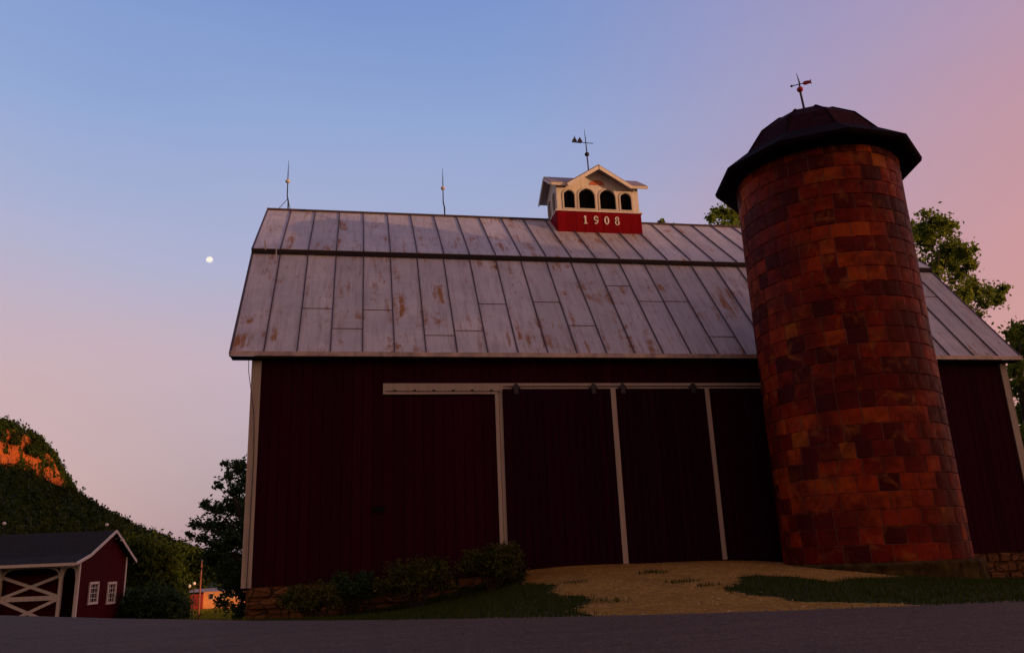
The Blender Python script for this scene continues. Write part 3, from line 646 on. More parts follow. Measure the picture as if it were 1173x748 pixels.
# ---------------------------------------------------------------- cupola (fixed to the barn: a part with its own pieces)
CX0, CX1, CY0, CY1 = 5.68, 8.22, 21.15, 22.35
cup = bpy.data.objects.new('cupola', None); cup.location = Vector((6.95, 21.75, 9.0)) - barn.location; C.objects.link(cup); cup.parent = barn
tag(cup, 'small white louvred cupola dated 1908 on the barn ridge')
b_ = MB()
def f(u0, u1, q): b_.box((u0, CY0-.04-q, 8.70), (u1, CY0-.02, 9.70), random.random()+.001)
b_.box((CX0-.02, CY0-.02, 8.70), (CX1+.02, CY1+.02, 9.70), .5); wall_boards(b_, CX0-.03, CX1+.03, f, .28, .008)
def f(u0, u1, q): b_.box((CX0-.045-q, u0, 8.70), (CX0-.021, u1, 9.70), random.random()+.001)
wall_boards(b_, CY0-.03, CY1+.03, f, .28, .008)
b_.build('base', M_cupred, cup)
MB().box((CX0-.07, CY0-.07, 9.70), (CX1+.07, CY1+.07, 9.745)).build('sill', M_cream, cup)
def arch(cx, w, z0, z1, n=14):
    r = w/2; P = [(cx-r, z0), (cx+r, z0)]
    for k in range(n+1): a = PI*k/n; P.append((cx+r*math.cos(a), z1-r+r*math.sin(a)))
    return P
def plate(outer, holes, map3, th, name, mat, parent):
    bm = bmesh.new(); es = []
    for Lp in [outer]+holes:
        vs_ = [bm.verts.new(map3(u, v, 0)) for u, v in Lp]
        for i in range(len(vs_)): es.append(bm.edges.new((vs_[i], vs_[(i+1) % len(vs_)])))
    bmesh.ops.triangle_fill(bm, use_beauty=True, edges=es)
    r = bmesh.ops.extrude_face_region(bm, geom=bm.faces[:]); dv = Vector(map3(0, 0, th))-Vector(map3(0, 0, 0))
    bmesh.ops.translate(bm, vec=dv, verts=[v for v in r['geom'] if isinstance(v, bmesh.types.BMVert)])
    bmesh.ops.recalc_face_normals(bm, faces=bm.faces); me = bpy.data.meshes.new(name); bm.to_mesh(me); bm.free(); me.materials.append(mat)
    o = bpy.data.objects.new(name, me); C.objects.link(o); o.parent = parent; o.matrix_parent_inverse = parent_inv(parent); return o
wins = [(6.06, .33), (6.605, .49), (7.25, .49), (7.82, .34)]; ztops = [10.40, 10.47, 10.46, 10.38]
wl = [arch(c, w, 9.82, zt) for (c, w), zt in zip(wins, ztops)]
outer = [(CX0, 9.746), (CX1, 9.746), (CX1, 10.56), (7.86, 10.56), (6.95, 11.06), (6.04, 10.56), (CX0, 10.56)]
m3 = lambda u, v, t: (u, CY0+t, v)
plate(outer, wl, m3, .08, 'front_panel', M_cream, cup)
def louvre(P, m3, parent, cx, w, z0, zt, lab):
    o = plate([(a, b) for a, b in arch(cx, w+.03, z0-.01, zt+.01)], [], lambda u, v, t: m3(u, v, .085+t), .02, 'louvre', M_black, parent)
    me = o.data; bm = bmesh.new(); bm.from_mesh(me); z = z0+.03
    while z < zt-.04:
        hw = w/2 if z < zt-w/2 else math.sqrt(max(0, (w/2)**2-(z-(zt-w/2))**2)); 
        if hw > .04:
            q = [m3(cx-hw, z, .02), m3(cx+hw, z, .02), m3(cx+hw, z+.045, .08), m3(cx-hw, z+.045, .08)]; bm.faces.new([bm.verts.new(x) for x in q])
        z += .062
    bm.to_mesh(me); bm.free()
    c = plate(arch(cx, w+.09, z0-.035, zt+.045), [arch(cx, w+.004, z0, zt+.002)], lambda u, v, t: m3(u, v, -.022+t), .020, 'casing', M_trimw, parent)
for (c, w), zt in zip(wins, ztops): louvre(None, m3, cup, c, w, 9.82, zt, '')
plate([(6.95-.23, 10.60), (6.95+.23, 10.60)]+[(6.95+.23*math.cos(PI*k/12), 10.60+.17*math.sin(PI*k/12)) for k in range(1, 12)], [], lambda u, v, t: (u, CY0-.012+t, v), .010, 'lunette', M_orange, cup)
sw = [(21.47, .30), (22.03, .30)]; sl_ = [arch(c, w, 9.82, 10.42) for c, w in sw]
side_out = [(CY0+.09, 9.746), (CY1, 9.746), (CY1, 10.56), (21.75, 10.98), (CY0+.09, 10.60)]
for m3s in (lambda u, v, t: (CX0+t, u, v), lambda u, v, t: (CX1-t, u, v)):
    plate(side_out, sl_, m3s, .08, 'side_panel', M_cream, cup)
    for c, w in sw: louvre(None, m3s, cup, c, w, 9.82, 10.42, '')
MB().box((CX0+.09, CY1-.08, 9.746), (CX1-.09, CY1-.002, 10.55)).build('back_panel', M_cream, cup)
# cupola roof
cr_ = MB()
for s_ in (0, 1):
    y_e = 20.95 if not s_ else 22.55; a = Vector((5.47, y_e, 10.52)); b = Vector((5.47, 21.75, 11.06)); Lx = Vector((2.98, 0, 0))
    if s_: cr_.poly([a, a+Lx, b+Lx, b], (0, 0, .05)); continue
    cr_.poly([a, a+Vector((.52, 0, 0)), Vector((6.95, 21.75, 11.06)), b], (0, 0, .05)); cr_.poly([a+Lx-Vector((.58, 0, 0)), a+Lx, b+Lx, Vector((6.95, 21.75, 11.06))], (0, 0, .05))
for s_ in (-1, 1):
    e1 = Vector((6.95+s_*1.0, 20.86, 10.47)); p1 = Vector((6.95, 20.86, 11.10)); Ly = Vector((0, .90, 0)); cr_.poly([e1, e1+Ly*.35, p1+Ly, p1], (0, 0, .05))
cr_.build('cupola_roof', M_roof2, cup)
br_ = MB()
for s_ in (-1, 1): br_.bar((6.95+s_*.99, 20.845, 10.425), (6.95+s_*.004, 20.845, 11.045), .03, .10)
br_.build('front_bargeboard', M_cream, cup)
for xx, e0, e1 in ((5.455, 5.48, 6.0), (8.465, 7.9, 8.44)):
    br_ = MB()
    for ye in (20.95, 22.55): br_.bar((xx, ye, 10.49), (xx, 21.75, 11.03), .03, .08)
    br_.build('side_bargeboard', M_trimw, cup); MB().box((e0, 20.93, 10.445), (e1, 20.948, 10.53)).build('eave_board', M_trimw, cup)
dn_ = MB()   # date numerals in a fat round-seriffed face
def ring(mb, cx, cz, rx, rz, w, y0=CY0-.062, th=.018, a0=0, a1=2*PI, n=22):
    pts = []
    for k in range(n+1):
        a = a0+(a1-a0)*k/n; pts.append((cx, cz, rx, rz, a))
    for k in range(n):
        q = []
        for a, s in ((pts[k][4], 1), (pts[k+1][4], 1), (pts[k+1][4], 0), (pts[k][4], 0)):
            ww = w*(1.0+.5*abs(math.cos(a))); q.append((cx+(rx+(ww/2 if s else -ww/2))*math.cos(a), y0, cz+(rz+(w/2 if s else -w/2))*math.sin(a)))
        mb.poly(q, (0, th, 0))
def digit(kind, cx, cz):
    mb = MB(); H_ = .26; y0 = CY0-.062
    if kind == '1':
        mb.box((cx-.022, y0, cz-.13), (cx+.024, y0+.018, cz+.13)); mb.box((cx-.055, y0-.001, cz-.13), (cx+.055, y0+.017, cz-.105)); mb.poly([(cx-.06, y0-.001, cz+.07), (cx-.02, y0-.001, cz+.085), (cx-.0, y0-.001, cz+.129), (cx-.022, y0-.001, cz+.129)], (0, .017, 0))
    if kind == '0': ring(mb, cx, cz, .055, .115, .030)
    if kind == '8': ring(mb, cx, cz+.064, .042, .056, .026); ring(mb, cx, cz-.060, .054, .068, .028)
    if kind == '9': ring(mb, cx-.005, cz+.055, .050, .066, .028); ring(mb, cx-.02, cz+.01, .068, .125, .028, a0=-1.5, a1=.4, n=12); mb.ball((cx-.04, y0+.008, cz-.105), .026, 8, .9)
    mb.build('numeral', M_num, cup)
for k, cx in zip('1908', (6.50, 6.83, 7.155, 7.475)): digit(k, cx, 9.44)

# ---------------------------------------------------------------- rods and vanes
def rod(x, label, braced):
    t = thing('lightning_rod', (x, RY, RZd+.05), label, 'lightning rod', 'lightning rods on the barn ridge')
    m = MB(); m.tube([(x+.04, RY, RZd), (x+.035, RY, RZd+.32), (x, RY, RZd+.5), (x, RY, RZd+1.2), (x, RY, RZd+1.62)], [.022, .022, .018, .014, .004], 8); m.build('rod', M_iron, t)
    m = MB(); m.ball((x, RY, RZd+.95), .07, 12, .85); m.build('glass_ball', M_glassball, t)
    if not braced: return
    m = MB(); m.tube([(x-.24, RY-.02, RZd+.05), (x+.02, RY, RZd+.40)], .010, 6); m.tube([(x+.15, RY+.2, RZd-.1), (x+.02, RY, RZd+.40)], .010, 6); m.build('brace', M_iron, t)
rod(-2.11, 'thin lightning rod at the left end of the barn ridge', True); rod(2.39, 'thin lightning rod on the ridge midway between the left end and the cupola', False)
wv = thing('weathervane', (6.9, 21.75, 11.1), 'black weathervane on the cupola with two small sails', 'weathervane')
m = MB(); m.tube([(6.92, 21.75, 11.05), (6.90, 21.75, 11.9), (6.885, 21.75, 12.5), (6.87, 21.75, 12.83)], [.022, .02, .014, .004], 8); m.build('rod', M_iron, wv)
m = MB(); m.ball((6.90, 21.75, 11.95), .075, 12, .9); m.build('ball', M_iron, wv)
m = MB(); m.tube([(6.56, 21.75, 12.36), (7.12, 21.75, 12.34)], .013, 6); m.tube([(6.44, 21.75, 12.36), (6.74, 21.75, 12.345)], .022, 6); m.build('arm', M_iron, wv)
m = MB()
for cx, hh in ((6.53, .21), (6.70, .17)): m.poly([(cx-.08, 21.742, 12.37), (cx+.07, 21.742, 12.37), (cx+.07, 21.742, 12.42), (cx+.03, 21.742, 12.48), (cx+.005, 21.742, 12.37+hh), (cx-.02, 21.742, 12.5), (cx-.07, 21.742, 12.43)], (0, .016, 0))
m.build('figure', M_iron, wv)

# ================================================================ SILO
SX, SY, SR = 10.16, 15.10, 1.747
silo = thing('silo', (SX, SY, -.5), 'round silo of glazed orange and dark red tiles standing against the barn', 'silo')
MB().lathe((SX, SY, 0), [(.2, -.40), (SR-.022, -.40), (SR-.022, 8.1), (.2, 8.1)], 64).build('mortar_wall', M_mortar, silo, False)
nt_, nc_ = 28, 27; ch = (8.06+.385)/nc_; tl = MB()
prev = 0
for c in range(nc_):
    z0 = -.385+c*ch; off = random.random()*.12+(c % 2)*.5; a = off*2*PI/nt_; ks = []; tot = 0
    ws = [random.choice((1, 1, 1, 1, .72, 1.22, 1.0)) for _ in range(nt_)]; sm = sum(ws); run = .5
    for wdt in ws:
        da = 2*PI*wdt/sm; g = .0075/SR; a0 = a+g; a1 = a+da-g; a += da
        # neighbouring tiles tend to come from the same batch
        run = random.random() if random.random() < .62 else min(1, max(0, run+random.uniform(-.12, .12)))
        dk = .5+.5*math.sin(a*3+c*.23+2*math.sin(c*.4)); ti = min(.89, max(.01, run**1.1*.62+.20*dk+.10))
        if random.random() < .05: ti = random.uniform(.88, 1)
        if random.random() < .15: ti = random.uniform(.01, .2)
        rr = SR+random.uniform(-.004, .003); vs = []
        nseg = 4; bv = .010
        for (zz_, dr) in ((z0+.0045, -.02), (z0+.0045, -bv), (z0+.0045+bv, 0), (z0+ch-.0045-bv, 0), (z0+ch-.0045, -bv), (z0+ch-.0045, -.02)):
            for k in range(nseg+1):
                aa_ = a0+(a1-a0)*k/nseg
                rr2 = rr+dr-(bv if k in (0, nseg) and dr == 0 else 0)
                vs.append((SX+rr2*math.cos(aa_), SY+rr2*math.sin(aa_), zz_))
        fs = [(j*(nseg+1)+k, j*(nseg+1)+k+1, (j+1)*(nseg+1)+k+1, (j+1)*(nseg+1)+k) for j in range(5) for k in range(nseg)]
        tl.add(vs, fs, ti)
tl.build('tile_wall', M_tile, silo)
MB().lathe((SX, SY, 0), [(SR-.2, -.39), (1.90, -.39), (1.93, -.43), (1.95, -1.6), (SR-.2, -1.6)], 56).build('footing', M_conc, silo)
# octagonal-ish cap: brim and gambrel dome
NP = 10; ph = rad(-90-56+7)
def ngon(mb, prof, t=0.0): return mb.lathe((SX, SY, 0), prof, NP, ph, t)
brim = MB(); ngon(brim, [(SR-.05, 7.90), (2.14, 7.92), (2.21, 7.96), (2.23, 8.04), (2.18, 8.08), (1.66, 8.48), (1.60, 8.42), (SR-.05, 8.1), (SR-.05, 7.90)]); brim.build('brim', M_brim, silo)
dome = MB()
prof = [(1.66, 8.42), (1.20, 9.06), (.70, 9.44), (.02, 9.62)]
# shingle courses: small steps up each facet
pts = []
for (r1, z1), (r2, z2) in zip(prof[:-1], prof[1:]):
    n = max(2, int(math.hypot(r2-r1, z2-z1)/.11))
    for k in range(n):
        t = k/n; r = r1+(r2-r1)*t; z = z1+(z2-z1)*t; pts += [(r+.012, z+.004), (r, z+.010)]
pts.append((.02, 9.62)); ngon(dome, pts); dome.build('dome', M_shingle, silo)
hp = MB()
for k in range(NP):
    a = 2*PI*k/NP+ph; q = [(SX+(r+.012)*math.cos(a), SY+(r+.012)*math.sin(a), z+.014) for r, z in prof]; hp.tube(q, .020, 5)
hp.build('hip_caps', M_brim, silo)
MB().ball((SX, SY, 9.64), .12, 10, .6).build('finial', M_iron, silo)
sv = thing('weathervane', (SX, SY, 9.8), 'small weathervane with a red tail on the silo roof', 'weathervane')
m = MB(); m.tube([(SX+.02, SY, 9.62), (SX-.02, SY, 10.2), (SX-.01, SY, 10.5), (SX-.05, SY, 10.74)], [.028, .026, .018, .004], 8); m.build('rod', M_iron, sv)
m = MB(); m.ball((SX-.02, SY, 10.30), .075, 12, .9); m.build('ball', M_vred, sv)
ax = Vector((math.cos(rad(-34)), math.sin(rad(-34)), 0))*.78
o_ = Vector((SX-.02, SY, 10.44)); m = MB(); m.tube([o_-ax*.26, o_+ax*.12], .012, 6); m.ball(o_-ax*.22, .03, 8); m.build('arm', M_iron, sv)
m = MB(); m.poly([o_+ax*.10+Vector((0, 0, z)) for z in (0,)]+[o_+ax*.13+Vector((0, 0, .045)), o_+ax*.22+Vector((0, 0, .05)), o_+ax*.30+Vector((0, 0, .035)), o_+ax*.36+Vector((0, 0, .06)), o_+ax*.34, o_+ax*.36-Vector((0, 0, .06)), o_+ax*.30-Vector((0, 0, .035)), o_+ax*.22-Vector((0, 0, .05)), o_+ax*.13-Vector((0, 0, .045))], (0.006, .012, 0)); m.build('tail', M_vred, sv)

# ================================================================ SMALL RED POLE BARN at the left
TH = rad(7); G0 = Vector((-16, 52.9, 0)); Lx = Vector((-math.cos(TH), math.sin(TH), 0)); Ly = Vector((math.sin(TH), math.cos(TH), 0))
def onG(px, py, off=0):     # pixel -> (depth along gable, z) on the gable plane
    d = pray(px, py); t = (G0-Lx*(-off)).dot(Lx)/d.dot(Lx) if True else 0; P = d*t; return (P-G0).dot(Ly), P.z
gF = onG(91, 650); gB = onG(144, 650); apx = onG(127, 607.5); evF = onG(80, 644.5); kink = onG(97, 635); evB = onG(150, 642.5)
def LP(l, d, z): return G0+Lx*l+Ly*d+Vector((0, 0, z))
GZ0 = -2.85; LEN = 24.0
shed = thing('pole_barn', LP(0, 3, -2.7), 'small dark red open-fronted barn with white trim and charcoal roof', 'shed')
def rz2(d): return float(np.interp(d, [evF[0], kink[0], apx[0], evB[0]], [evF[1], kink[1], apx[1], evB[1]]))
gw = MB(); dd_ = np.linspace(gF[0], gB[0], 26)
for a, b in zip(dd_[:-1], dd_[1:]):
    za, zb = rz2(a)-.12, rz2(b)-.12
    P = [LP(-.02, a+.008, GZ0), LP(-.02, b-.008, GZ0), LP(-.02, b-.008, zb), LP(-.02, a+.008, za)]; gw.poly(P, Lx*.06, random.random()+.001)
P = [LP(.04, gF[0], GZ0), LP(.04, gB[0], GZ0), LP(.04, gB[0], rz2(gB[0])-.14), LP(.04, apx[0], apx[1]-.14), LP(.04, gF[0], rz2(gF[0])-.14)]; gw.poly(P, Lx*.1, .5)
gw.build('gable_wall', M_shed, shed)
bw2 = MB(); bw2.poly([LP(.14, gF[0]+3.0, GZ0), LP(LEN, gF[0]+3.0, GZ0), LP(LEN, gF[0]+3.0, 1.6), LP(.14, gF[0]+3.0, 1.6)], Ly*.1, .4)
bw2.poly([LP(.14, gB[0]-.1, GZ0), LP(LEN, gB[0]-.1, GZ0), LP(LEN, gB[0]-.1, rz2(gB[0])-.15), LP(.14, gB[0]-.1, rz2(gB[0])-.15)], Ly*.1, .4)
bw2.poly([LP(LEN, gF[0], GZ0), LP(LEN, gB[0], GZ0), LP(LEN, gB[0], rz2(gB[0])-.14), LP(LEN, apx[0], apx[1]-.14), LP(LEN, gF[0], rz2(gF[0])-.14)], Lx*.1, .4)
bw2.build('back_wall', M_shed, shed)
rf = MB(); ov = -.35
for a, b in ((evF, kink), (kink, apx), (apx, evB)):
    P = [LP(ov, a[0], a[1]), LP(LEN+.3, a[0], a[1]), LP(LEN+.3, b[0], b[1]), LP(ov, b[0], b[1])]; rf.poly(P, (0, 0, -.10))
rfo = rf.build('roof', M_shedroof, shed)
tm = MB()
for a, b in ((evF, kink), (kink, apx), (apx, evB)): tm.bar(LP(ov-.03, a[0], a[1]-.05), LP(ov-.03, b[0], b[1]-.05), .05, .17)
tm.bar(LP(ov, evF[0]-.03, evF[1]-.07), LP(LEN+.3, evF[0]-.03, evF[1]-.07), .05, .17); tm.build('roof_trim', M_trimw, shed)
tb = MB(); tb.bar(LP(0, gF[0]-.06, rz2(gF[0])-.42), LP(LEN, gF[0]-.06, rz2(gF[0])-.42), .06, .3)
tb.build('front_beam', M_trimw, shed)
for l in (0.02, .95, 4.35, 7.75, 11.2, 14.6, 18.0): 
    q = MB(); q.bar(LP(l, gF[0]-.03, GZ0), LP(l, gF[0]-.03, rz2(gF[0])-.3), .16, .2, Ly); q.build('post', M_trimw, shed)
    for s_ in (-1, 1):
        if l+s_*.9 < 0 or (l < 1 and s_*(.5-l) < 0): pass
        if l+s_*.9 < -.5: continue
        wd = .38 if (l < .5 and s_ > 0) or (.5 < l < 1 and s_ < 0) else .8
        k = MB(); pts = [LP(l+s_*(.08+wd*t*t), gF[0]-.05, rz2(gF[0])-1.15+.62*(1-(1-t)**2)) for t in np.linspace(0, 1, 7)]
        for p_, q_ in zip(pts[:-1], pts[1:]): k.bar(p_, q_, .06, .10)
        k.build('knee_brace', M_trimw, shed)
MB().bar(LP(.0, gB[0]-.05, GZ0), LP(.0, gB[0]-.05, rz2(gB[0])-.15), .14, .16, Ly).build('corner_trim', M_trimw, shed)
MB().bar(LP(-.05, gF[0]-.02, GZ0), LP(-.05, gF[0]-.02, rz2(gF[0])-.15), .05, .14, Ly).build('corner_trim', M_trimw, shed)
gt = MB(); gl_, gr_ = 4.25, 1.05; yy = gF[0]+.05
panel = MB(); panel.poly([LP(gl_, yy+.45, GZ0), LP(gr_, yy+.45, GZ0), LP(gr_, yy+.45, -.0), LP(gl_, yy+.45, -.0)], Ly*.05, .3); panel.build('stall_panel', M_shed, shed)
for (a, b) in (((gl_, -1.27), (gr_, -1.27)), ((gl_, -1.2), (gr_, -.05)), ((gl_, -.05), (gr_, -1.2)), ((gl_, -1.35), (gr_, -2.75)), ((gl_, -2.75), (gr_, -1.35))):
    off = .03*len(gt.f)/6; gt.bar(LP(a[0], yy-off*.3, a[1]), LP(b[0], yy-off*.3, b[1]), .05, .17 if a[1] != b[1] else .26)
gt.build('cross_braced_gate', M_trimw, shed)
M_pane = simple('dark_pane', (.03, .02, .025), .15)
for (ax0, ax1, zt, zb_) in ((onG(102, 668)[0], onG(111.5, 668)[0], onG(106, 667.5)[1], onG(106, 690.5)[1]), (onG(123, 668)[0], onG(131.5, 668)[0], onG(127, 667.5)[1], onG(127, 690)[1])):
    q = MB(); x = -.04
    for (a, b) in (((ax0, zb_), (ax0, zt)), ((ax1, zb_), (ax1, zt)), ((ax0-.06, zt), (ax1+.06, zt)), ((ax0-.1, zb_), (ax1+.1, zb_))): q.bar(LP(x-.03, a[0], a[1]), LP(x-.03, b[0], b[1]), .08, .14, Ly if a[0] == b[0] else (0, 0, 1))
    w_ = q.build('window', M_trimw, shed)
    q = MB(); q.poly([LP(-.025, ax0+.05, zb_+.05), LP(-.025, ax1-.05, zb_+.05), LP(-.025, ax1-.05, zt-.05), LP(-.025, ax0+.05, zt-.05)], -Lx*.01); q.build('pane', M_pane, w_)
    q = MB()
    for t in (.33, .66): q.bar(LP(-.05, ax0+(ax1-ax0)*t, zb_), LP(-.05, ax0+(ax1-ax0)*t, zt), .02, .035, Ly)
    for t in (.25, .5, .75): q.bar(LP(-.052, ax0, zb_+(zt-zb_)*t), LP(-.052, ax1, zb_+(zt-zb_)*t), .02, .035)
    q.build('muntins', M_trimw, w_)
lz = onG(131, 619); q = MB(); q.tube([LP(-.04, lz[0], lz[1]+.1), LP(-.35, lz[0], lz[1]+.2), LP(-.5, lz[0], lz[1]+.1)], .025, 6)
q.lathe(LP(-.5, lz[0], lz[1]), [(.02, .12), (.08, .1), (.17, -.04), (.02, -.05)], 14); q.build('gable_lamp', M_trimw, shed)
for px, py, lab in ((122.5, 601, 'white ball lightning rod on the small barn roof nearest its gable'), (5, 599.5, 'white ball lightning rod at the far left of the small barn roof')):
    d = pray(px, py); nml = Ly; t = (LP(0, apx[0], 0)).dot(Ly)/d.dot(Ly); P = d*t
    t_ = thing('lightning_rod', (P.x, P.y, apx[1]), lab, 'lightning rod', 'lightning rods on the small barn')
    q = MB(); q.tube([(P.x, P.y, apx[1]-.05), (P.x, P.y, P.z), (P.x, P.y, P.z+.5)], [.02, .016, .005], 6); q.build('rod', M_iron, t_)
    MB().ball(tuple(P), .11, 12).build('glass_ball', M_num, t_)

# ================================================================ far house, poles, field
hy = 120.0
def HP(px, py): return at(px, py, hy)
gz = HP(235, 693).z; a_ = HP(219, 685); b_2 = HP(290, 685); ztop = HP(245, 677).z
M_owall = simple('sunset_tinted_clapboard', (.75, .34, .12), .7, var=.2, scale=1); M_rwall = simple('dark_red_wall', (.25, .02, .015), .7)  # orange of the low sun is put into the clapboard colour
fh = thing('farm_building', ((a_.x+b_2.x)/2, hy, gz), 'low orange-lit building far off beyond the field', 'building')
xm = HP(233, 685).x
MB().box((xm, hy, gz-1), (b_2.x, hy+6, ztop-.0)).build('wall', M_owall, fh)
q = MB(); q.poly([(a_.x-.4, hy-.5, ztop-.0), (a_.x-.4, hy+6.5, ztop), (a_.x-.4, hy+3, ztop+.35)], (b_2.x-a_.x+.8, 0, 0)); q.build('roof', M_eave, fh)
MB().box((a_.x, hy-.6, gz-1), (xm-.02, hy+5.9, ztop-.25)).build('lean_to', M_rwall, fh)
for i in range(4):
    x = xm+.7+i*1.35; w_ = MB().box((x, hy-.05, gz+.7), (x+.6, hy-.01, gz+1.5)).build('window', M_trimw, fh); MB().box((x+.06, hy-.07, gz+.76), (x+.54, hy-.052, gz+1.44)).build('pane', M_pane, w_)
P0 = at(228, 694, 88); P1 = at(226.5, 642, 88)
M_pole = simple('weathered_pole', (.26, .09, .05), .9, var=.3)
up_ = thing('utility_pole', (P0.x, 88, terr(P0.x, 88).item()), 'slim wooden utility pole standing in the field by the dark tree', 'pole')
zt_ = P1.z; MB().tube([(P0.x, 88, terr(P0.x, 88).item()-.3), (P0.x, 88, zt_)], [.10, .07], 10).build('shaft', M_pole, up_, True)
q = MB(); q.lathe((P0.x, 88, zt_), [(.12, -.02), (.13, .05), (.02, .16)], 10); q.build('cap', M_iron, up_)
for px, topy in ((217, 671), (222.5, 668)):
    P = at(px, topy, 84); g = terr(P.x, 84.0).item()
    t_ = thing('fence_post', (P.x, 84, g), 'slim white-capped post left of the utility pole' if px < 220 else 'slim white-capped post nearest the utility pole', 'post', 'white-capped posts at the field edge')
    MB().tube([(P.x, 84, g-.2), (P.x, 84, P.z-.1)], .05, 8).build('shaft', M_bark, t_); MB().ball((P.x, 84, P.z), .15, 10).build('cap', M_num, t_)
fp = []
for _ in range(26000):
    x = random.uniform(-26, -11); y = random.uniform(60, 119); fp.append((x, y))
fp = np.array(fp); blades('field_grass', np.c_[fp, terr(fp[:, 0], fp[:, 1])], .30, .16, M_fieldg, 'yellow green hay field beyond the road, left of the barn')

# lawn between road and barn
n = 150000; gxp = rng.uniform(-7, 18, n); gyp = rng.uniform(6, 17.15, n)
ok = (gyp > far_y(gxp)-.02+rng.uniform(0, .12, n)) & ~in_drive(gxp+rng.normal(0, .07, n), gyp+rng.normal(0, .10, n)) & (np.hypot(gxp-SX, gyp-SY) > 1.98)
dist = np.hypot(gxp, gyp); G = np.c_[gxp, gyp][ok]; blades('lawn_grass', np.c_[G, terr(G[:, 0], G[:, 1])], .055, .014, M_grass, 'short dark lawn grass between the road and the barn')

def stones(name, n, region, size, mat, lab):
    P = []; 
    while len(P) < n:
        x, y = region(); P.append((x, y))
    P = np.array(P); z = terr(P[:, 0], P[:, 1])+.012; base = np.array([[1, 0, -.3], [-.5, .87, -.3], [-.5, -.87, -.3], [0, .1, .6], [.5, .5, .2], [-.6, .1, .25]]); fcs = np.array([[0, 4, 3], [4, 1, 3], [1, 5, 3], [5, 2, 3], [2, 0, 3], [0, 1, 4], [1, 2, 5]])
    th = rng.uniform(0, 6.28, n); sc = size*rng.uniform(.4, 1.5, n)**1.5
    V = np.stack([np.c_[(np.cos(th)*b[0]-np.sin(th)*b[1])*sc+P[:, 0], (np.sin(th)*b[0]+np.cos(th)*b[1])*sc+P[:, 1], b[2]*sc+z] for b in base], 1).reshape(-1, 3)
    F_ = (np.arange(n)[:, None, None]*6+fcs[None]).reshape(-1, 3); return tag(raw(name, V, F_, mat), lab, None, kind='stuff')
M_pebble = simple('pebbles', (.48, .30, .13), .9, var=.6, scale=20)
def rdrive():
    while True:
        x, y = random.uniform(1.5, 9.2), random.uniform(7, 17)
        if in_drive(np.array([x+random.gauss(0, .08)]), np.array([y+random.gauss(0, .12)]))[0] and y > far_y(x)-.05: return x, y
stones('gravel_stones', 3200, rdrive, .010, M_pebble, 'loose tan stones scattered over the gravel driveway')
def redge():
    x = random.uniform(-8, 12); return x, float(far_y(x))+random.gauss(.02, .09)
M_grit = simple('road_grit', (.16, .10, .07), .9, var=.6, scale=20)
stones('shoulder_grit', 5000, redge, .012, M_grit, 'loose grit along the far edge of the road')
wt = []
for px, py in ((748, 656), (742, 657), (754, 657), (786, 667), (776, 668), (700, 690), (812, 672), (660, 668)):
    g_ = ground_at(px, py); wt += [(g_[0]+random.gauss(0, .10), g_[1]+random.gauss(0, .12)) for _ in range(60)]
wt = np.array(wt); blades('driveway_weeds', np.c_[wt, terr(wt[:, 0], wt[:, 1])], .06, .02, M_grass, 'small tufts of weeds growing in the gravel driveway')

# ================================================================ shrubs along the barn wall
def shrub(x, y, w, h, n, lab, seed, mat=M_leafB):
    g = terr(np.array(x), np.array(y)).item(); r = thing('shrub', (x, y, g), lab, 'shrub', 'shrubs along the barn wall'); q = MB(); tips = []
    for k in range(46):
        a = random.uniform(0, 2*PI); ln = random.uniform(.35, 1)**.6; e = Vector((x+math.cos(a)*w/2*ln*.92, y+math.sin(a)*min(w/2, .55)*ln*.85, g+h*(.32+.66*math.sqrt(max(0, 1-ln*ln)))*random.uniform(.8, 1.12)))
        b0 = Vector((x+random.uniform(-.1, .1), y+random.uniform(-.08, .08), g-.03)); md = b0.lerp(e, .5)+Vector((0, 0, .12*h)); q.tube([b0, md, e], [.012, .008, .003], 5); tips.append((e, md))
    q.build('stems', M_bark, r); cl = []
    for e, md in tips:
        for t in (.35, .65, 1.0): p = md.lerp(e, t); s_ = (.16+.10*random.random())*h; cl.append((p.x, p.y, p.z, s_*w/h*.62, s_*.8, s_*.62))
    V, F_, t_ = leaves(cl, n, .032, .3, .5); raw('foliage', V, F_, mat, r, tint=t_)
shrub(-.80, 16.05, 1.15, .68, 5200, 'low wide shrub nearest the barn\'s left corner', 1)
shrub(-.05, 16.62, 1.0, .85, 4200, 'very dark round shrub tight against the wall, second from the left', 2, M_leafD)
shrub(1.10, 16.1, 1.5, .92, 7600, 'broad feathery shrub left of the white door jamb', 3)
shrub(2.62, 16.2, 1.42, .86, 7600, 'tallest-standing feathery shrub in front of the white door jamb', 4)

# ================================================================ trees
def CL(L_, Yd, vz=.85):
    out = []
    for px, py, rp, *dy in L_:
        y = Yd+(dy[0] if dy else 0)+random.uniform(-1.5, 1.5); P = at(px, py, y); r = rp/F_PX*y*1.22; out.append((P.x, P.y, P.z, r, r*1.05, r*vz))
    return out
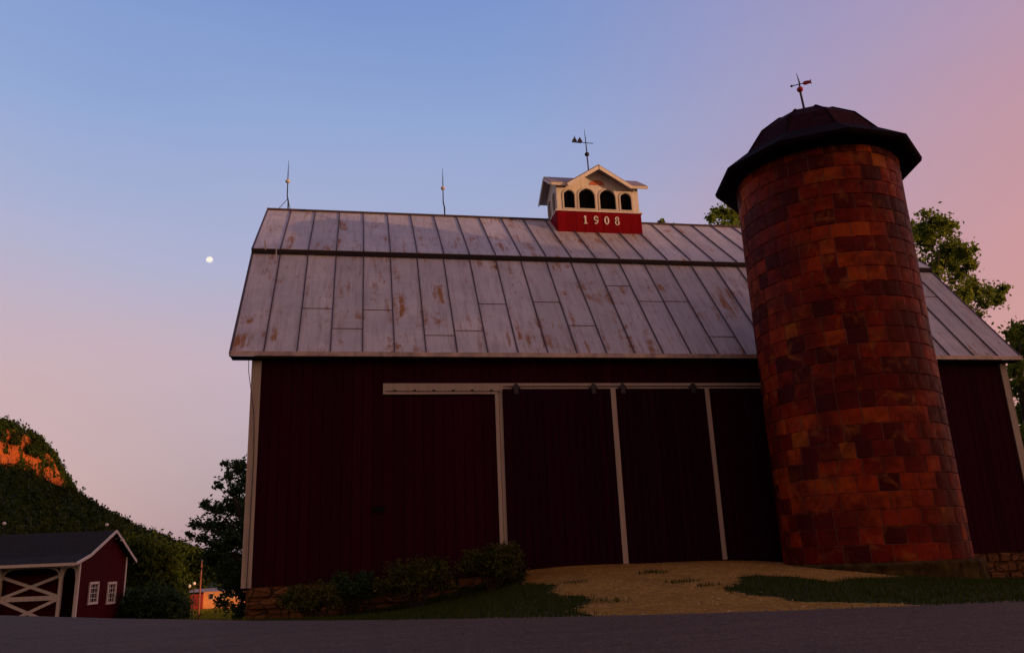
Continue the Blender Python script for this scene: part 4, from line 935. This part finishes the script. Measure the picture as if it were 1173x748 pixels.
# dark spreading tree beyond the barn's left corner
lt = CL([(272, 536, 9), (262, 546, 6, -1), (258, 530, 4), (284, 548, 12, 1), (268, 562, 8, -1), (250, 556, 5), (268, 582, 12), (247, 584, 8, -1), (236, 577, 6), (286, 580, 14, 2), (256, 602, 12), (238, 601, 8, 1), (225, 600, 6, -1), (232, 616, 6), (217, 612, 4), (250, 622, 12, -1), (273, 616, 14), (242, 640, 8, -1), (262, 645, 14, 1), (280, 650, 12), (300, 600, 20, 1), (305, 640, 22, 2), (268, 672, 11, -1), (284, 682, 10), (256, 690, 7, -1), (262, 662, 9), (274, 700, 8)], 34, .74)
g0 = at(292, 700, 34.5); tree('walnut_tree', (g0.x, 34.5, terr(g0.x, 34.5).item()), 'dark spreading tree rising beyond the barn\'s left corner', 'tree', lt, 17000, .078, M_leafD, tr=.22, flat=.5, sub=9)
# big tree behind the barn's right half
rtc = CL([(1068, 258, 16), (1082, 262, 13), (1058, 275, 14, 1), (1090, 284, 13), (1107, 290, 10, -1), (1112, 303, 8), (1098, 312, 12), (1080, 300, 15, 1), (1115, 330, 12), (1132, 336, 9, 1), (1147, 332, 8), (1143, 345, 7), (1126, 348, 8), (1105, 340, 12), (1120, 362, 5, -1), (1040, 268, 15, 1), (1020, 262, 16), (1000, 275, 18, 2), (980, 300, 20), (1030, 300, 20), (1060, 320, 20), (1090, 350, 18), (1100, 380, 18), (1120, 400, 16)], 37, 1.05)
g0 = at(1075, 560, 37.5); tree('cottonwood_tree', (g0.x, 37.5, terr(g0.x, 37.5).item()), 'tall leafy green tree behind the barn, right of the silo', 'tree', rtc, 17000, .125, M_leafR, tr=.38, sub=6)
rt2 = CL([(1168, 378, 11), (1158, 384, 7, -1), (1180, 395, 14), (1165, 400, 9, 1), (1190, 420, 18), (1162, 425, 11), (1170, 445, 13, -1), (1185, 470, 16), (1168, 475, 10, 1), (1200, 380, 18, 1), (1205, 450, 20), (1172, 500, 12), (1195, 520, 18), (1215, 410, 18)], 31, 1.05)
g0 = at(1195, 640, 31); tree('cottonwood_tree', (g0.x, 31, terr(g0.x, 31.).item()), 'leafy tree at the right edge beyond the barn\'s right corner', 'tree', rt2, 12000, .11, M_leafR, tr=.28, sub=6)
lt2 = CL([(826, 244, 9), (815, 250, 6), (838, 246, 9, 1), (850, 262, 14), (830, 268, 15), (870, 258, 16, 1), (890, 275, 18), (860, 300, 20), (900, 310, 20)], 36)
g0 = at(870, 540, 36); tree('cottonwood_tree', (g0.x, 36, terr(g0.x, 36.).item()), 'treetop showing above the ridge just left of the silo', 'tree', lt2, 11000, .11, M_leafR, tr=.3)
lt3 = CL([(757, 254, 3.6), (762, 262, 5), (770, 275, 10), (750, 280, 10), (775, 300, 14), (745, 305, 14)], 36)
g0 = at(762, 540, 36); tree('young_tree', (g0.x, 36, terr(g0.x, 36.).item()), 'tip of a tree just peeking over the ridge right of the cupola', 'tree', lt3, 6000, .085, M_leafR, tr=.14)
# trees behind the small barn, at the foot of the hill
fg = 'trees at the foot of the hill'
m1 = CL([(168, 632, 15), (150, 628, 12, 1), (184, 640, 14, -1), (160, 655, 16), (190, 660, 15), (140, 645, 13, 2), (172, 680, 16), (200, 682, 11)], 74)
g0 = at(170, 704, 74); tree('maple_tree', (g0.x, 74, terr(g0.x, 74.).item()), 'mid green rounded tree right behind the small barn\'s gable', 'tree', m1, 12000, .17, M_leafM, fg, tr=.3)
m2 = CL([(206, 636, 11), (216, 648, 12), (198, 650, 11), (228, 642, 10), (212, 668, 12), (232, 662, 10), (246, 655, 12), (246, 640, 9)], 128)
g0 = at(214, 690, 128); tree('maple_tree', (g0.x, 128, terr(g0.x, 128.).item()), 'dusky tree behind the utility pole, nearest the far building', 'tree', m2, 10000, .26, M_leafM, fg, tr=.4)
ds = CL([(160, 690, 12), (178, 684, 12, 1), (195, 692, 11), (150, 700, 10), (206, 700, 9), (170, 702, 12), (188, 704, 12)], 60)
g0 = at(176, 706, 60); tree('thicket', (g0.x, 60, terr(g0.x, 60.).item()), 'nearly black thicket between the small barn and the field', 'thicket', ds, 9000, .13, M_leafD, tr=.12)
S.render.film_transparent = False
S.cycles.max_bounces = 5; S.cycles.transparent_max_bounces = 8
